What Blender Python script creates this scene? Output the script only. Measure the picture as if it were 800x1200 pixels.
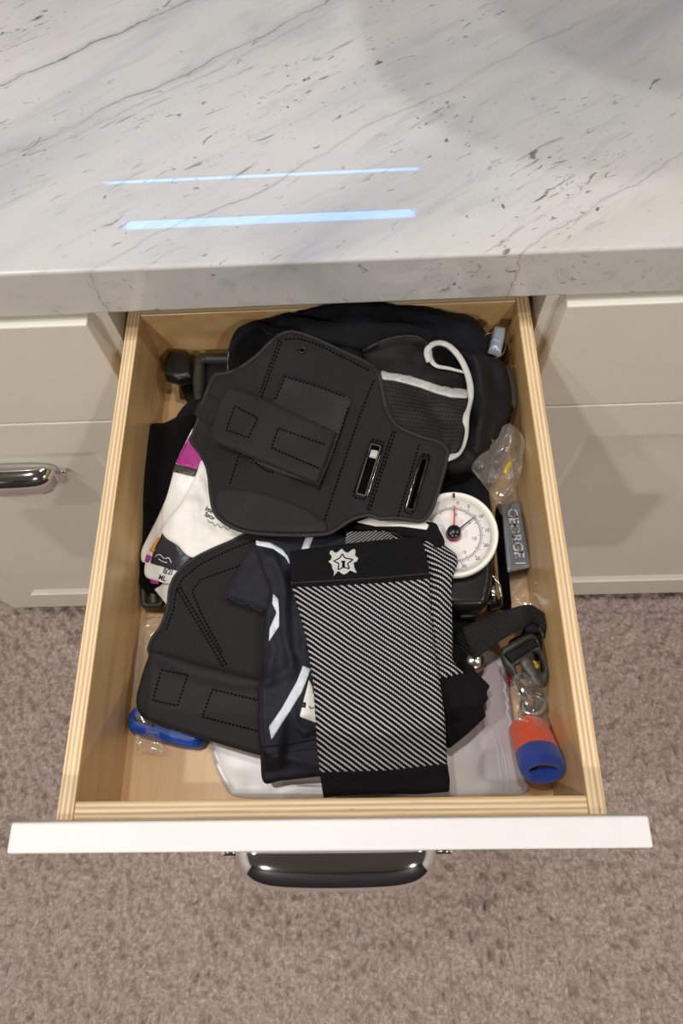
import bpy, bmesh, math, random
import numpy as np
from mathutils import Vector, Matrix, noise as mnoise
from mathutils.bvhtree import BVHTree
from mathutils.geometry import delaunay_2d_cdt
random.seed(4); rng = np.random.default_rng(4)
for o in list(bpy.data.objects): bpy.data.objects.remove(o)
SC = bpy.context.scene; COL = SC.collection

# ------------------------------------------------------------------ camera
ZT = 1.0                        # rim of the drawer box above the carpet
CP = np.array([0.03385, 0.03193, ZT + 0.53158]); YAW, PIT, ROL, FPX = -0.0918, 0.40635, -0.11192, 785.0
FW = np.array([math.sin(PIT)*math.sin(YAW), math.sin(PIT)*math.cos(YAW), -math.cos(PIT)])
_r0 = np.array([math.cos(YAW), -math.sin(YAW), 0.]); _u0 = np.cross(_r0, FW)
RT = math.cos(ROL)*_r0 + math.sin(ROL)*_u0; UP = -math.sin(ROL)*_r0 + math.cos(ROL)*_u0
cd = bpy.data.cameras.new('camera'); cam = bpy.data.objects.new('camera', cd); COL.objects.link(cam)
cd.sensor_fit = 'HORIZONTAL'; cd.sensor_width = 36; cd.lens = 36*FPX/800; cd.clip_start = .02
cam.matrix_world = Matrix(((RT[0], UP[0], -FW[0], CP[0]), (RT[1], UP[1], -FW[1], CP[1]), (RT[2], UP[2], -FW[2], CP[2]), (0, 0, 0, 1)))
SC.camera = cam
# ------------------------------------------------------------------ world, light, exposure
CEIL = 2.9
w = bpy.data.worlds.new('sky'); SC.world = w; w.use_nodes = True
w.node_tree.nodes['Background'].inputs[0].default_value = (.05, .28, 1, 1); w.node_tree.nodes['Background'].inputs[1].default_value = 26
SC.view_settings.view_transform = 'Standard'; SC.view_settings.look = 'None'; SC.view_settings.gamma = 1
SC.view_settings.use_curve_mapping = False; SC.view_settings.exposure = -0.22
LIGHTS = [(-1.25, -.25, 17), (1.3, .1, 12), (-.1, .42, 9), (-.32, .25, 8), (-.9, -1.8, 32), (1.0, -1.85, 28), (-1.6, 1.0, 4), (1.6, 1.0, 4)]
for lx, ly, e in LIGHTS:
    ld = bpy.data.lights.new('downlight', 'AREA'); ld.shape = 'DISK'; ld.size = .05 if abs(lx) < .5 else .10; ld.energy = e; ld.color = (1, .965, .92)
    lo = bpy.data.objects.new('downlight', ld); lo.location = (lx, ly, CEIL - .012); COL.objects.link(lo)

# ------------------------------------------------------------------ helpers
H = .0978; ZF = ZT - H
def ray(x, y):
    d = FW + RT*(x - 400)/FPX + UP*(600 - y)/FPX
    return d/np.linalg.norm(d)
def P(x, y, hz):                # a photo pixel on the level hz above the drawer floor
    d = FW + RT*(x - 400)/FPX + UP*(600 - y)/FPX
    return CP + d*((ZF + hz - CP[2])/d[2])
def Pv(x, y, hz): return Vector(P(x, y, hz))
def lin(c): return tuple((v/255/12.92 if v/255 < .04045 else ((v/255 + .055)/1.055)**2.4) for v in c)
MATS = {}
class NT:
    def __init__(s, m): s.t = m.node_tree; s.n = s.t.nodes; s.l = s.t.links
    def __call__(s, kind, ins=None, **kw):
        n = s.n.new(kind)
        for k, v in kw.items(): setattr(n, k, v)
        for k, v in (ins or {}).items():
            if isinstance(v, bpy.types.NodeSocket): s.l.new(v, n.inputs[k])
            else: n.inputs[k].default_value = v
        return n
    def m(s, op, a, b=0., c=0.): return s('ShaderNodeMath', {0: a, 1: b, 2: c}, operation=op).outputs[0]
    def ramp(s, f, stops):
        r = s('ShaderNodeValToRGB', {0: f}); e = r.color_ramp.elements
        while len(e) < len(stops): e.new(.5)
        for i, (p, c) in enumerate(stops): e[i].position = p; e[i].color = (*c[:3], 1)
        return r.outputs[0]
    def mix(s, f, a, b):
        n = s('ShaderNodeMix', data_type='RGBA')
        for k, v in ((0, f), (6, a), (7, b)):
            if isinstance(v, bpy.types.NodeSocket): s.l.new(v, n.inputs[k])
            else: n.inputs[k].default_value = v if k == 0 else (*v[:3], 1)
        return n.outputs[2]
def base(name):
    m = bpy.data.materials.new(name); m.use_nodes = True; t = NT(m); b = t.n['Principled BSDF']; MATS[name] = m
    return m, t, b
def mat(name, rgb, rough=.6, metal=0, var=.12, vs=60, bump=0, bs=400, sheen=0, coat=0, spec=.5, coords='Object'):
    m, t, b = base(name); c = lin(rgb); co = t('ShaderNodeTexCoord').outputs[coords]
    n = t('ShaderNodeTexNoise', {'Vector': co, 'Scale': vs, 'Detail': 4})
    k = t.mix(n.outputs[0], tuple(v*(1 - var) for v in c), tuple(min(1, v*(1 + var)) for v in c))
    t.l.new(k, b.inputs['Base Color']); b.inputs['Roughness'].default_value = rough; b.inputs['Metallic'].default_value = metal
    b.inputs['Sheen Weight'].default_value = sheen; b.inputs['Coat Weight'].default_value = coat; b.inputs['Specular IOR Level'].default_value = spec
    if sheen: b.inputs['Sheen Roughness'].default_value = .5
    if bump:
        n2 = t('ShaderNodeTexNoise', {'Vector': co, 'Scale': bs, 'Detail': 3})
        bp = t('ShaderNodeBump', {'Height': n2.outputs[0], 'Strength': bump, 'Distance': .001}); t.l.new(bp.outputs[0], b.inputs['Normal'])
    return m

def tag(o, label=None, cat=None, group=None, kind=None):
    if label: o['label'] = label
    if cat: o['category'] = cat
    if group: o['group'] = group
    if kind: o['kind'] = kind
    return o
def thing(name, label, cat, loc, group=None, rot=None):
    o = bpy.data.objects.new(name, None); o.empty_display_size = .02; o.location = loc; COL.objects.link(o)
    if rot is not None: o.rotation_euler = rot
    return tag(o, label, cat, group)
SOLID = []                      # BVH trees of everything lying in the drawer
def mesh_obj(name, V, F, m, parent=None, smooth=True, uv=None, solid=False, local=False, label=None):
    V = np.asarray(V, float)
    if solid: SOLID.append(bvh(V, F))
    off = np.zeros(3)
    if parent is not None and not local:
        p = parent
        while p is not None: off = off + np.array(p.location); p = p.parent
    me = bpy.data.meshes.new(name); me.from_pydata((V - off).tolist(), [], [list(f) for f in F]); me.update()
    ms = m if isinstance(m, (list, tuple)) else [m]
    for k in ms: me.materials.append(MATS[k])
    if smooth: me.polygons.foreach_set('use_smooth', [True]*len(me.polygons))
    if uv is not None:
        ul = me.uv_layers.new(name='UVMap'); li = np.empty(len(me.loops), int); me.loops.foreach_get('vertex_index', li)
        ul.data.foreach_set('uv', np.asarray(uv)[li].ravel())
    o = bpy.data.objects.new(name, me); COL.objects.link(o); o.parent = parent
    if label: o['label'] = label
    return o
def bvh(V, F):
    t = BVHTree.FromPolygons([tuple(v) for v in V], [list(f) for f in F])
    V = np.asarray(V); return (t, V[:, 0].min(), V[:, 0].max(), V[:, 1].min(), V[:, 1].max())
def top_z(x, y, trees=None):
    z = ZF
    for t, a, b, c, d in (SOLID if trees is None else trees):
        if a <= x <= b and c <= y <= d:
            h = t.ray_cast(Vector((x, y, 2)), Vector((0, 0, -1)))
            if h[0] is not None: z = max(z, h[0].z)
    return z
def hit(x, y, trees):           # where the line of sight through a pixel meets one thing's surface
    d = Vector(ray(x, y)); best = None
    for t, *_ in trees:
        h = t.ray_cast(Vector(CP), d)
        if h[0] is not None and (best is None or h[3] < best[3]): best = h
    return best
def box(x0, x1, y0, y1, z0, z1, bv=0, seg=2):
    bm = bmesh.new(); bmesh.ops.create_cube(bm, size=1)
    for v in bm.verts: v.co = Vector(((x0 + x1)/2 + v.co.x*(x1 - x0), (y0 + y1)/2 + v.co.y*(y1 - y0), (z0 + z1)/2 + v.co.z*(z1 - z0)))
    if bv: bmesh.ops.bevel(bm, geom=bm.edges[:], offset=bv, segments=seg, affect='EDGES', profile=.5)
    return take(bm)
def take(bm):
    bm.verts.index_update(); V = [tuple(v.co) for v in bm.verts]; F = [[v.index for v in f.verts] for f in bm.faces]; bm.free(); return V, F
def join(*parts):
    V, F = [], []
    for v, f in parts: n = len(V); V += [tuple(a) for a in v]; F += [[i + n for i in q] for q in f]
    return V, F
def bx(name, a, m, parent=None, bv=0, kind=None, smooth=False, solid=False):
    V, F = box(*a, bv); o = mesh_obj(name, V, F, m, parent, smooth, solid=solid)
    if kind: o['kind'] = kind
    return o
def tube(path, r, n=8, closed=False, flat=1.0):
    path = [Vector(p) for p in path]; L = len(path); V, F = [], []
    prev = None
    for i, p in enumerate(path):
        a = path[i - 1] if (i > 0 or closed) else p; b = path[(i + 1) % L] if (i < L - 1 or closed) else p
        t = (b - a); t = t.normalized() if t.length > 1e-9 else Vector((1, 0, 0))
        up = Vector((0, 0, 1)) if abs(t.z) < .95 else Vector((0, 1, 0))
        s = t.cross(up).normalized(); u = s.cross(t).normalized()
        rr = r[i] if isinstance(r, (list, tuple)) else r
        for k in range(n):
            an = 2*math.pi*k/n; V.append(tuple(p + s*math.cos(an)*rr + u*math.sin(an)*rr*flat))
    for i in range(L if closed else L - 1):
        j = (i + 1) % L
        for k in range(n): F.append([i*n + k, i*n + (k + 1) % n, j*n + (k + 1) % n, j*n + k])
    if not closed: F.append(list(range(n))[::-1]); F.append([(L - 1)*n + k for k in range(n)])
    return V, F
def lathe(prof, n=48):
    V, F = [], []; L = len(prof)
    for k in range(n):
        a = 2*math.pi*k/n
        for r, z in prof: V.append((r*math.cos(a), r*math.sin(a), z))
    for k in range(n):
        for i in range(L - 1):
            F.append([k*L + i, ((k + 1) % n)*L + i, ((k + 1) % n)*L + i + 1, k*L + i + 1])
    return V, F
def catmull(pts, closed=True, sub=8):
    p = np.array(pts, float); n = len(p); out = []
    for i in range(n if closed else n - 1):
        g = lambda k: p[k % n] if closed else p[min(max(k, 0), n - 1)]
        a, b, c, d = g(i - 1), g(i), g(i + 1), g(i + 2)
        for s in range(sub):
            t = s/sub; out.append(.5*((2*b) + (c - a)*t + (2*a - 5*b + 4*c - d)*t*t + (3*b - a - 3*c + d)*t**3))
    if not closed: out.append(p[-1])
    return np.array(out)
def resample(q, step, closed=True):
    q = np.vstack([q, q[:1]]) if closed else q
    s = np.r_[0, np.cumsum(np.linalg.norm(np.diff(q, axis=0), axis=1))]; n = max(int(round(s[-1]/step)), 3)
    u = np.linspace(0, s[-1], n, endpoint=False) if closed else np.linspace(0, s[-1], n + 1)
    return np.c_[np.interp(u, s, q[:, 0]), np.interp(u, s, q[:, 1])]
def seg_dist(pts, poly, closed=True):
    a = poly; b = np.roll(poly, -1, axis=0)
    if not closed: a, b = poly[:-1], poly[1:]
    d = np.full(len(pts), 1e9)
    for i in range(len(a)):
        ab = b[i] - a[i]; t = np.clip(((pts - a[i])@ab)/max(ab@ab, 1e-12), 0, 1)
        d = np.minimum(d, np.linalg.norm(pts - (a[i] + t[:, None]*ab), axis=1))
    return d
def inside(pts, poly):
    x, y = pts[:, 0], pts[:, 1]; r = np.zeros(len(pts), bool); j = len(poly) - 1
    for i in range(len(poly)):
        xi, yi = poly[i]; xj, yj = poly[j]
        c = ((yi > y) != (yj > y)) & (x < (xj - xi)*(y - yi)/(yj - yi + 1e-12) + xi); r ^= c; j = i
    return r
def fill(poly, sp, rings=(), holes=()):
    x0, y0 = poly.min(0); x1, y1 = poly.max(0); g = []
    for k, yy in enumerate(np.arange(y0 + sp/2, y1, sp*.87)):
        for xx in np.arange(x0 + sp/2 + (k % 2)*sp/2, x1, sp): g.append((xx, yy))
    g = np.array(g).reshape(-1, 2); keep = [np.zeros((0, 2))]
    allp = [poly] + list(holes); inner = max(rings) if rings else 0
    def bd(p): return np.min([seg_dist(p, q) for q in allp], axis=0)
    def ins(p):
        r = inside(p, poly)
        for h in holes: r &= ~inside(p, h)
        return r
    if len(g):
        g = g[ins(g)]
        if len(g): g = g[bd(g) > max(inner + sp*.45, sp*.5)]; keep.append(g)
    for r in rings:
        for q in allp:
            t = np.roll(q, -1, 0) - np.roll(q, 1, 0); nn = np.c_[-t[:, 1], t[:, 0]]; nn /= np.linalg.norm(nn, axis=1)[:, None] + 1e-9
            for s in (1, -1):
                c = q + nn*r*s; c = c[ins(c)]
                if len(c): keep.append(c[bd(c) > r*.93])
    pts = np.vstack(allp + keep); n = len(poly); edges = [(i, (i + 1) % n) for i in range(n)]; st = n
    for h in holes: edges += [(st + i, st + (i + 1) % len(h)) for i in range(len(h))]; st += len(h)
    v, e, f, *_ = delaunay_2d_cdt([Vector(p) for p in pts], edges, [], 0, 1e-4)
    v = np.array([tuple(p) for p in v]); f = np.array([list(q) for q in f])
    c = v[f].mean(1); f = f[ins(c)]
    a = v[f]; area = (a[:, 1, 0] - a[:, 0, 0])*(a[:, 2, 1] - a[:, 0, 1]) - (a[:, 1, 1] - a[:, 0, 1])*(a[:, 2, 0] - a[:, 0, 0])
    f[area > 0] = f[area > 0][:, ::-1]        # image y points down: make the faces look up
    used = np.unique(f); mp = -np.ones(len(v), int); mp[used] = np.arange(len(used))
    v = v[used]; f = mp[f]
    return v, f, bd(v)
def vnoise(p, s, seed=0.):
    return np.array([mnoise.noise(Vector((a[0]*s, a[1]*s, seed))) for a in p])
def field(ctrl, pts):
    if not isinstance(ctrl, (list, tuple)): return np.full(len(pts), float(ctrl))
    c = np.array(ctrl, float); d = np.linalg.norm(pts[:, None, :] - c[None, :, :2], axis=2) + 6; wt = 1/d**2.2
    return (wt*c[:, 2]).sum(1)/wt.sum(1)
def unproj(px, hz):
    d = FW[None] + RT[None]*((px[:, 0] - 400)/FPX)[:, None] + UP[None]*((600 - px[:, 1])/FPX)[:, None]
    return CP + d*((ZF + hz - CP[2])/d[:, 2])[:, None]
def neigh_smooth(z, f, it, fixmin=None, lam=.6):
    e = np.vstack([f[:, [0, 1]], f[:, [1, 2]], f[:, [2, 0]]]); e = np.vstack([e, e[:, ::-1]]); n = len(z)
    deg = np.bincount(e[:, 0], minlength=n).astype(float); deg[deg == 0] = 1
    for _ in range(it):
        z = z*(1 - lam) + lam*np.bincount(e[:, 0], weights=z[e[:, 1]], minlength=n)/deg
        if fixmin is not None: z = np.maximum(z, fixmin)
    return z
def sheet(name, out, th, m, parent=None, z=0., sp=4., noise=0., ns=.02, folds=(), smooth=True, drape=True, uvang=0., solid=True, seed=1., holes=(), soft=12, edge=None, gap=.0004, dip=.004, label=None):
    """A soft layer: its outline, level and thickness; it settles on whatever already lies below it."""
    poly = resample(catmull(out) if smooth else np.array(out, float), sp*.8)
    hol = [resample(np.array(h, float), sp*.8) for h in holes]
    rp = max(th*1300, 1.2)*(edge or 1)
    rings = [rp*.12, rp*.45] if rp > 1.5 else []
    v, f, d = fill(poly, sp, rings, hol)
    h0 = field(z, v); det = np.zeros(len(v))
    if noise: det = det + noise*vnoise(v, ns, seed) + noise*.4*vnoise(v, ns*2.7, seed + 7)
    for path, wd, amp in folds: det = det + amp*np.exp(-(seg_dist(v, np.array(path, float), False)/wd)**2)
    h0 = np.maximum(h0, .0006)
    if drape:
        hh = h0.copy()
        for _ in range(3):
            wv = unproj(v, hh); fl = np.array([top_z(a[0], a[1]) - ZF + gap for a in wv])
            hh = np.maximum(neigh_smooth(np.maximum(h0, fl), f, soft), h0 - .004)
        h0 = neigh_smooth(np.maximum(hh, fl), f, 2)
    h0 = np.maximum(h0 + np.maximum(det, -dip), .0004)
    prof = np.sqrt(np.clip(1 - (1 - np.clip(d/rp, 0, 1))**2, 0, 1)); prof = .1 + .9*prof
    wt = unproj(v, h0); wt[:, 0] = np.clip(wt[:, 0], -.1868, .1868); wt[:, 1] = np.clip(wt[:, 1], .0328, .4802)
    T = wt.copy(); T[:, 2] += th*prof; B = wt.copy(); n = len(v)
    ec = {}
    for q in f:
        for a, b in ((q[0], q[1]), (q[1], q[2]), (q[2], q[0])): ec[(a, b)] = 1
    F = [list(q) for q in f] + [[q[2] + n, q[1] + n, q[0] + n] for q in f]
    for (a, b) in list(ec):
        if (b, a) not in ec: F.append([b, a, a + n, b + n])
    VV = np.vstack([T, B]); c, s = math.cos(uvang), math.sin(uvang); o = VV[:, :2].mean(0)
    uv = np.c_[(VV[:, 0] - o[0])*c + (VV[:, 1] - o[1])*s, -(VV[:, 0] - o[0])*s + (VV[:, 1] - o[1])*c]
    ob = mesh_obj(name, VV, F, m, parent, True, uv, solid, label=label)
    tr = [bvh(T, f)]
    bz = unproj(poly, field(z, poly))                                     # outline carried to the settled level
    kd = [int(np.argmin(((v - q)**2).sum(1))) for q in poly]
    edge_pts = np.array([(wt[k][0], wt[k][1], wt[k][2] + th*.45) for k in kd])
    return dict(o=ob, tr=tr, poly=poly, edge=edge_pts)
def decal(name, out, m, parent, on, th=.0006, sp=3., smooth=False, uvang=0, label=None, holes=()):
    """A thin applied layer (tape, patch, print) lying on one thing's surface."""
    poly = resample(catmull(out) if smooth else np.array(out, float), sp*.8); v, f, d = fill(poly, sp, (), [np.array(h, float) for h in holes])
    pts = [hit(a[0], a[1], on) for a in v]; ok = [i for i, h in enumerate(pts) if h]
    if not ok: return None
    W = np.zeros((len(v), 3)); okv = v[ok]
    for i, h in enumerate(pts):
        if h: W[i] = h[0]
        else:
            k = ok[int(np.argmin(((okv - v[i])**2).sum(1)))]; W[i] = P(v[i][0], v[i][1], pts[k][0].z - ZF)
    W[:, 2] = neigh_smooth(W[:, 2], f, 1)
    T = W.copy(); T[:, 2] += th + .0003; B = W.copy(); n = len(v); ec = {(a, b) for q in f for a, b in ((q[0], q[1]), (q[1], q[2]), (q[2], q[0]))}
    F = [list(q) for q in f] + [[b, a, a + n, b + n] for a, b in ec if (b, a) not in ec]
    VV = np.vstack([T, B]); c, s = math.cos(uvang), math.sin(uvang)
    uv = np.c_[VV[:, 0]*c + VV[:, 1]*s, -VV[:, 0]*s + VV[:, 1]*c]
    return mesh_obj(name, VV, F, m, parent, True, uv, label=label)
def on_path(path, on, lift=0., step=2., smooth=False, closed=False):
    q = catmull(path, closed) if smooth else np.array(path, float); q = resample(q, step, closed); r = []
    for a in q:
        h = hit(a[0], a[1], on)
        if h: r.append(h[0] + Vector((0, 0, lift)))
    return r
def stitches(name, paths, m, parent, on, dash=2.8, gapx=2.2, r=.00075, lift=.0003):
    V, F = [], []
    for p in paths:
        q = on_path(p, on, lift, .5)
        if len(q) < 4: continue
        s = 0.; st = int(dash/.5); gp = int(gapx/.5); i = 0
        while i + st < len(q):
            a, b = tube([q[i], q[i + st//2], q[i + st]], r, 5); n = len(V); V += a; F += [[k + n for k in g] for g in b]; i += st + gp
    if V: tag(mesh_obj(name, V, F, m, parent), kind='stuff')
def seam(name, path, m, parent, on, r=.0006, lift=0., smooth=False, closed=False):
    q = on_path(path, on, lift, 2., smooth, closed)
    if len(q) > 2: return mesh_obj(name, *tube(q, r, 6, closed), m, parent)
def binding(s, r, m, parent, name='binding'):
    return mesh_obj(name, *tube(s['edge'], r, 8, True, .8), m, parent)
def text(name, body, size, M, m, parent=None, extrude=.0002, align='CENTER', bold=0.):
    c = bpy.data.curves.new(name, 'FONT'); c.body = body; c.size = size; c.extrude = extrude; c.align_x = align; c.align_y = 'CENTER'; c.offset = bold
    t = bpy.data.objects.new('t', c); COL.objects.link(t); bpy.context.view_layer.update()
    me = bpy.data.meshes.new_from_object(t.evaluated_get(bpy.context.evaluated_depsgraph_get())); bpy.data.objects.remove(t)
    V = [tuple(M@v.co) for v in me.vertices]; F = [list(p.vertices) for p in me.polygons]; bpy.data.meshes.remove(me)
    return mesh_obj(name, V, F, m, parent, False)
def text_on(name, body, a, b, on, m, parent, hfac=1.0, lift=.0008, bold=0., shear=0.):
    """Lettering whose baseline middle runs from pixel a to pixel b on a surface; hfac = letter height / length."""
    ha, hb = hit(*a, on), hit(*b, on)
    if not ha or not hb: return
    A, B = ha[0], hb[0]; u = (B - A); L = u.length; u.normalize(); nn = (ha[1] + hb[1]).normalized()
    if nn.z < 0: nn = -nn
    v = nn.cross(u).normalized(); nn = u.cross(v); mid = (A + B)/2 + nn*lift
    M = Matrix(((u.x, v.x, nn.x, mid.x), (u.y, v.y, nn.y, mid.y), (u.z, v.z, nn.z, mid.z), (0, 0, 0, 1)))
    o = text(name, body, L*hfac, M, m, None, .0001, bold=bold)
    for w_ in o.data.vertices: w_.co.z = max(top_z(w_.co.x, w_.co.y, on), A.z - .004) + lift*.5
    p = parent; off = Vector((0, 0, 0))
    while p is not None: off += p.location; p = p.parent
    for w_ in o.data.vertices: w_.co -= off
    o.parent = parent; return o

# ------------------------------------------------------------------ materials
mat('neoprene', (24, 24, 24), .75, var=.2, vs=90, bump=.5, bs=900, sheen=.03, spec=.3)
mat('neoprene_strap', (27, 27, 26), .68, var=.2, vs=120, bump=.5, bs=1200, sheen=.03, spec=.35)
mat('neoprene_smooth', (32, 32, 29), .5, var=.25, vs=40, bump=.2, bs=700, spec=.4)
mat('binding_black', (19, 19, 19), .6, bump=.3, bs=1500, sheen=.05)
mat('thread_black', (4, 4, 4), .9, spec=.1)
mat('black_cloth', (10, 10, 13), .85, bump=.6, bs=900, sheen=.02, spec=.25)
mat('black_velvet', (6, 6, 7), .95, bump=.6, bs=900, sheen=.03, spec=.1)
mat('navy_cloth', (15, 16, 27), .6, var=.1, bump=.5, bs=1400, sheen=.02, spec=.35)
mat('navy_dark', (8, 10, 18), .8, bump=.6, bs=900, sheen=.02, spec=.25)
mat('navy_mesh', (13, 13, 27), .75, var=.6, vs=300, bump=.9, bs=700, sheen=.02)
mat('black_knit', (11, 10, 14), .85, var=.4, vs=500, bump=.8, bs=1300, sheen=.02, spec=.2)
mat('hook_tape', (24, 24, 24), .9, var=.6, vs=800, bump=1, bs=1800)
mat('reflective', (205, 212, 218), .35, var=.08, vs=200, bump=.15, bs=1500, spec=.6)
mat('reflective_dim', (190, 190, 186), .45, var=.2, vs=150, bump=.3, bs=1200)
mat('plastic_black', (16, 16, 16), .38, bump=.05)
mat('plastic_grey', (74, 73, 67), .4, var=.1)
mat('plastic_dim', (52, 51, 46), .45, var=.1)
mat('webbing', (15, 15, 16), .8, var=.4, vs=700, bump=.8, bs=1100)
def ribs():
    m = MATS['webbing']; t = NT(m); b = t.n['Principled BSDF']; uv = t('ShaderNodeUVMap').outputs[0]
    w_ = t('ShaderNodeTexWave', {'Vector': uv, 'Scale': 190, 'Distortion': .4}, bands_direction='DIAGONAL'); bp = t('ShaderNodeBump', {'Height': w_.outputs[1], 'Strength': .9, 'Distance': .0012}); t.l.new(bp.outputs[0], b.inputs['Normal'])
ribs()
mat('chrome', (225, 225, 225), .07, 1, var=.01)
mat('steel', (200, 198, 192), .2, 1, var=.05)
mat('white_paper', (232, 228, 220), .55, var=.05, vs=120, bump=.15, bs=120)
mat('white_film', (228, 226, 220), .35, var=.05, vs=60, bump=.3, bs=60)
mat('magenta_print', (165, 45, 125), .35, var=.1)
mat('dark_print', (40, 42, 52), .35, var=.2)
mat('brown_print', (70, 62, 58), .4)
mat('orange_print', (225, 150, 60), .4, var=.4, vs=200)
mat('ink', (25, 25, 28), .5)
mat('dial_ink', (95, 92, 92), .5)
mat('white_ink', (225, 225, 222), .5)
mat('blue_plastic', (28, 78, 178), .3, var=.05)
mat('orange_terry', (235, 84, 18), .95, var=.25, vs=500, bump=1, bs=900, sheen=.3)
mat('blue_terry', (24, 58, 150), .95, var=.3, vs=500, bump=1, bs=900, sheen=.3)
mat('dial_white', (226, 220, 216), .4, var=.02)
mat('rim_white', (236, 234, 222), .3, var=.02)
mat('gauge_black', (11, 13, 15), .28, var=.1)
mat('red_paint', (200, 40, 45), .45)
mat('label_grey', (125, 130, 136), .35, var=.1, metal=.3)
mat('pink_card', (226, 150, 152), .5, var=.1)
mat('red_card', (176, 40, 60), .5)
mat('yellow_print', (205, 180, 60), .5)
mat('cabinet_paint', (232, 228, 217), .42, var=.02, vs=20, bump=.03, bs=300)
mat('drawer_white', (228, 226, 223), .4, var=.02, vs=30, bump=.05, bs=250)
mat('wall_paint', (222, 216, 208), .8, var=.02)
mat('wall_dark', (48, 44, 42), .9, var=.05)
mat('ceiling_paint', (125, 122, 118), .9, var=.01)
mat('shade_cloth', (150, 146, 140), .9, var=.03)
mat('dark_gap', (40, 30, 22), .8)
mat('caster_black', (25, 24, 23), .5)  # for the added shadow caster above the island
mat('cabinet_wood', (176, 128, 78), .5, var=.15, vs=25)
def plastic(name, tr, rough, tint=(1, 1, 1), body=(.8, .8, .8), bumps=0, bs=80):
    m, t, b = base(name); co = t('ShaderNodeTexCoord').outputs['Object']
    tb = t('ShaderNodeBsdfTransparent', {0: (*tint, 1)}); b.inputs['Base Color'].default_value = (*body, 1); b.inputs['Roughness'].default_value = rough
    b.inputs['Specular IOR Level'].default_value = .8
    ge = t('ShaderNodeNewGeometry').outputs['Backfacing']; fr = t('ShaderNodeFresnel', {'IOR': t.m('SUBTRACT', 1.5, t.m('MULTIPLY', ge, 1.5 - 1/1.5))})
    if bumps:
        n2 = t('ShaderNodeTexNoise', {'Vector': co, 'Scale': bs, 'Detail': 2}); bp = t('ShaderNodeBump', {'Height': n2.outputs[0], 'Strength': bumps, 'Distance': .004})
        t.l.new(bp.outputs[0], b.inputs['Normal']); t.l.new(bp.outputs[0], fr.inputs['Normal'])
    gl = t('ShaderNodeBsdfGlossy', {0: (1, 1, 1, 1), 'Roughness': rough})
    if bumps: t.l.new(bp.outputs[0], gl.inputs['Normal'])
    mx = t('ShaderNodeMixShader', {0: tr, 1: b.outputs[0], 2: tb.outputs[0]})
    mg = t('ShaderNodeMixShader', {0: t.m('MULTIPLY', fr.outputs[0], 1.3), 1: mx.outputs[0], 2: gl.outputs[0]})
    t.l.new(mg.outputs[0], t.n['Material Output'].inputs[0])
plastic('clear_plastic', .94, .1, body=(.85, .85, .84), bumps=.75, bs=75)
plastic('clear_smooth', .95, .12, body=(.85, .85, .84), bumps=.12, bs=40)
plastic('frosted_plastic', .68, .30, tint=(.96, .97, .99), body=(.82, .84, .88), bumps=.05, bs=30)
plastic('clip_plastic', .45, .15, tint=(.7, .78, .85), body=(.42, .48, .55))
plastic('window_glass', .97, .02, body=(.8, .9, .85))

def knit(name, cols, angle, pitch, stitch, duty=.5):
    """Diagonal rope-like knit: pale twisted stitches in rows on a black ground (uv in metres)."""
    m, t, b = base(name); uv = t('ShaderNodeUVMap').outputs[0]
    ns = t('ShaderNodeTexNoise', {'Vector': uv, 'Scale': 40, 'Detail': 2}).outputs[0]
    mp = t('ShaderNodeMapping', {'Vector': uv, 'Rotation': (0, 0, angle)}); s = t('ShaderNodeSeparateXYZ', {0: mp.outputs[0]})
    y = t.m('ADD', s.outputs[1], t.m('MULTIPLY', ns, .0016)); x = s.outputs[0]
    row = t.m('FRACT', t.m('MULTIPLY', y, 1/pitch))
    a = t.m('FRACT', t.m('ADD', t.m('MULTIPLY', x, 1/stitch), t.m('MULTIPLY', row, 1.1)))
    pr = t.m('ABSOLUTE', t.m('SUBTRACT', row, .5)); pa = t.m('ABSOLUTE', t.m('SUBTRACT', a, .5))
    f = t.m('MULTIPLY', t.m('SMOOTH_MIN', t.m('MULTIPLY', t.m('SUBTRACT', duty/2, pr), 9), 1, .1), 1)
    f = t.m('MINIMUM', t.m('MAXIMUM', f, 0), 1)
    g = t.m('MINIMUM', t.m('MAXIMUM', t.m('MULTIPLY', t.m('SUBTRACT', .42, pa), 8), .12), 1)
    fg = t.m('MULTIPLY', f, g)
    t.l.new(t.mix(fg, lin(cols[0]), lin(cols[1])), b.inputs['Base Color']); b.inputs['Roughness'].default_value = .85; b.inputs['Specular IOR Level'].default_value = .2
    bp = t('ShaderNodeBump', {'Height': fg, 'Strength': .5, 'Distance': .001}); t.l.new(bp.outputs[0], b.inputs['Normal'])
knit('diagonal_knit', ((9, 8, 12), (205, 203, 204)), math.radians(31), .0035, .0021, .47)
knit('inner_knit', ((32, 32, 38), (170, 168, 170)), math.radians(-38), .0022, .0016, .62)
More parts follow.
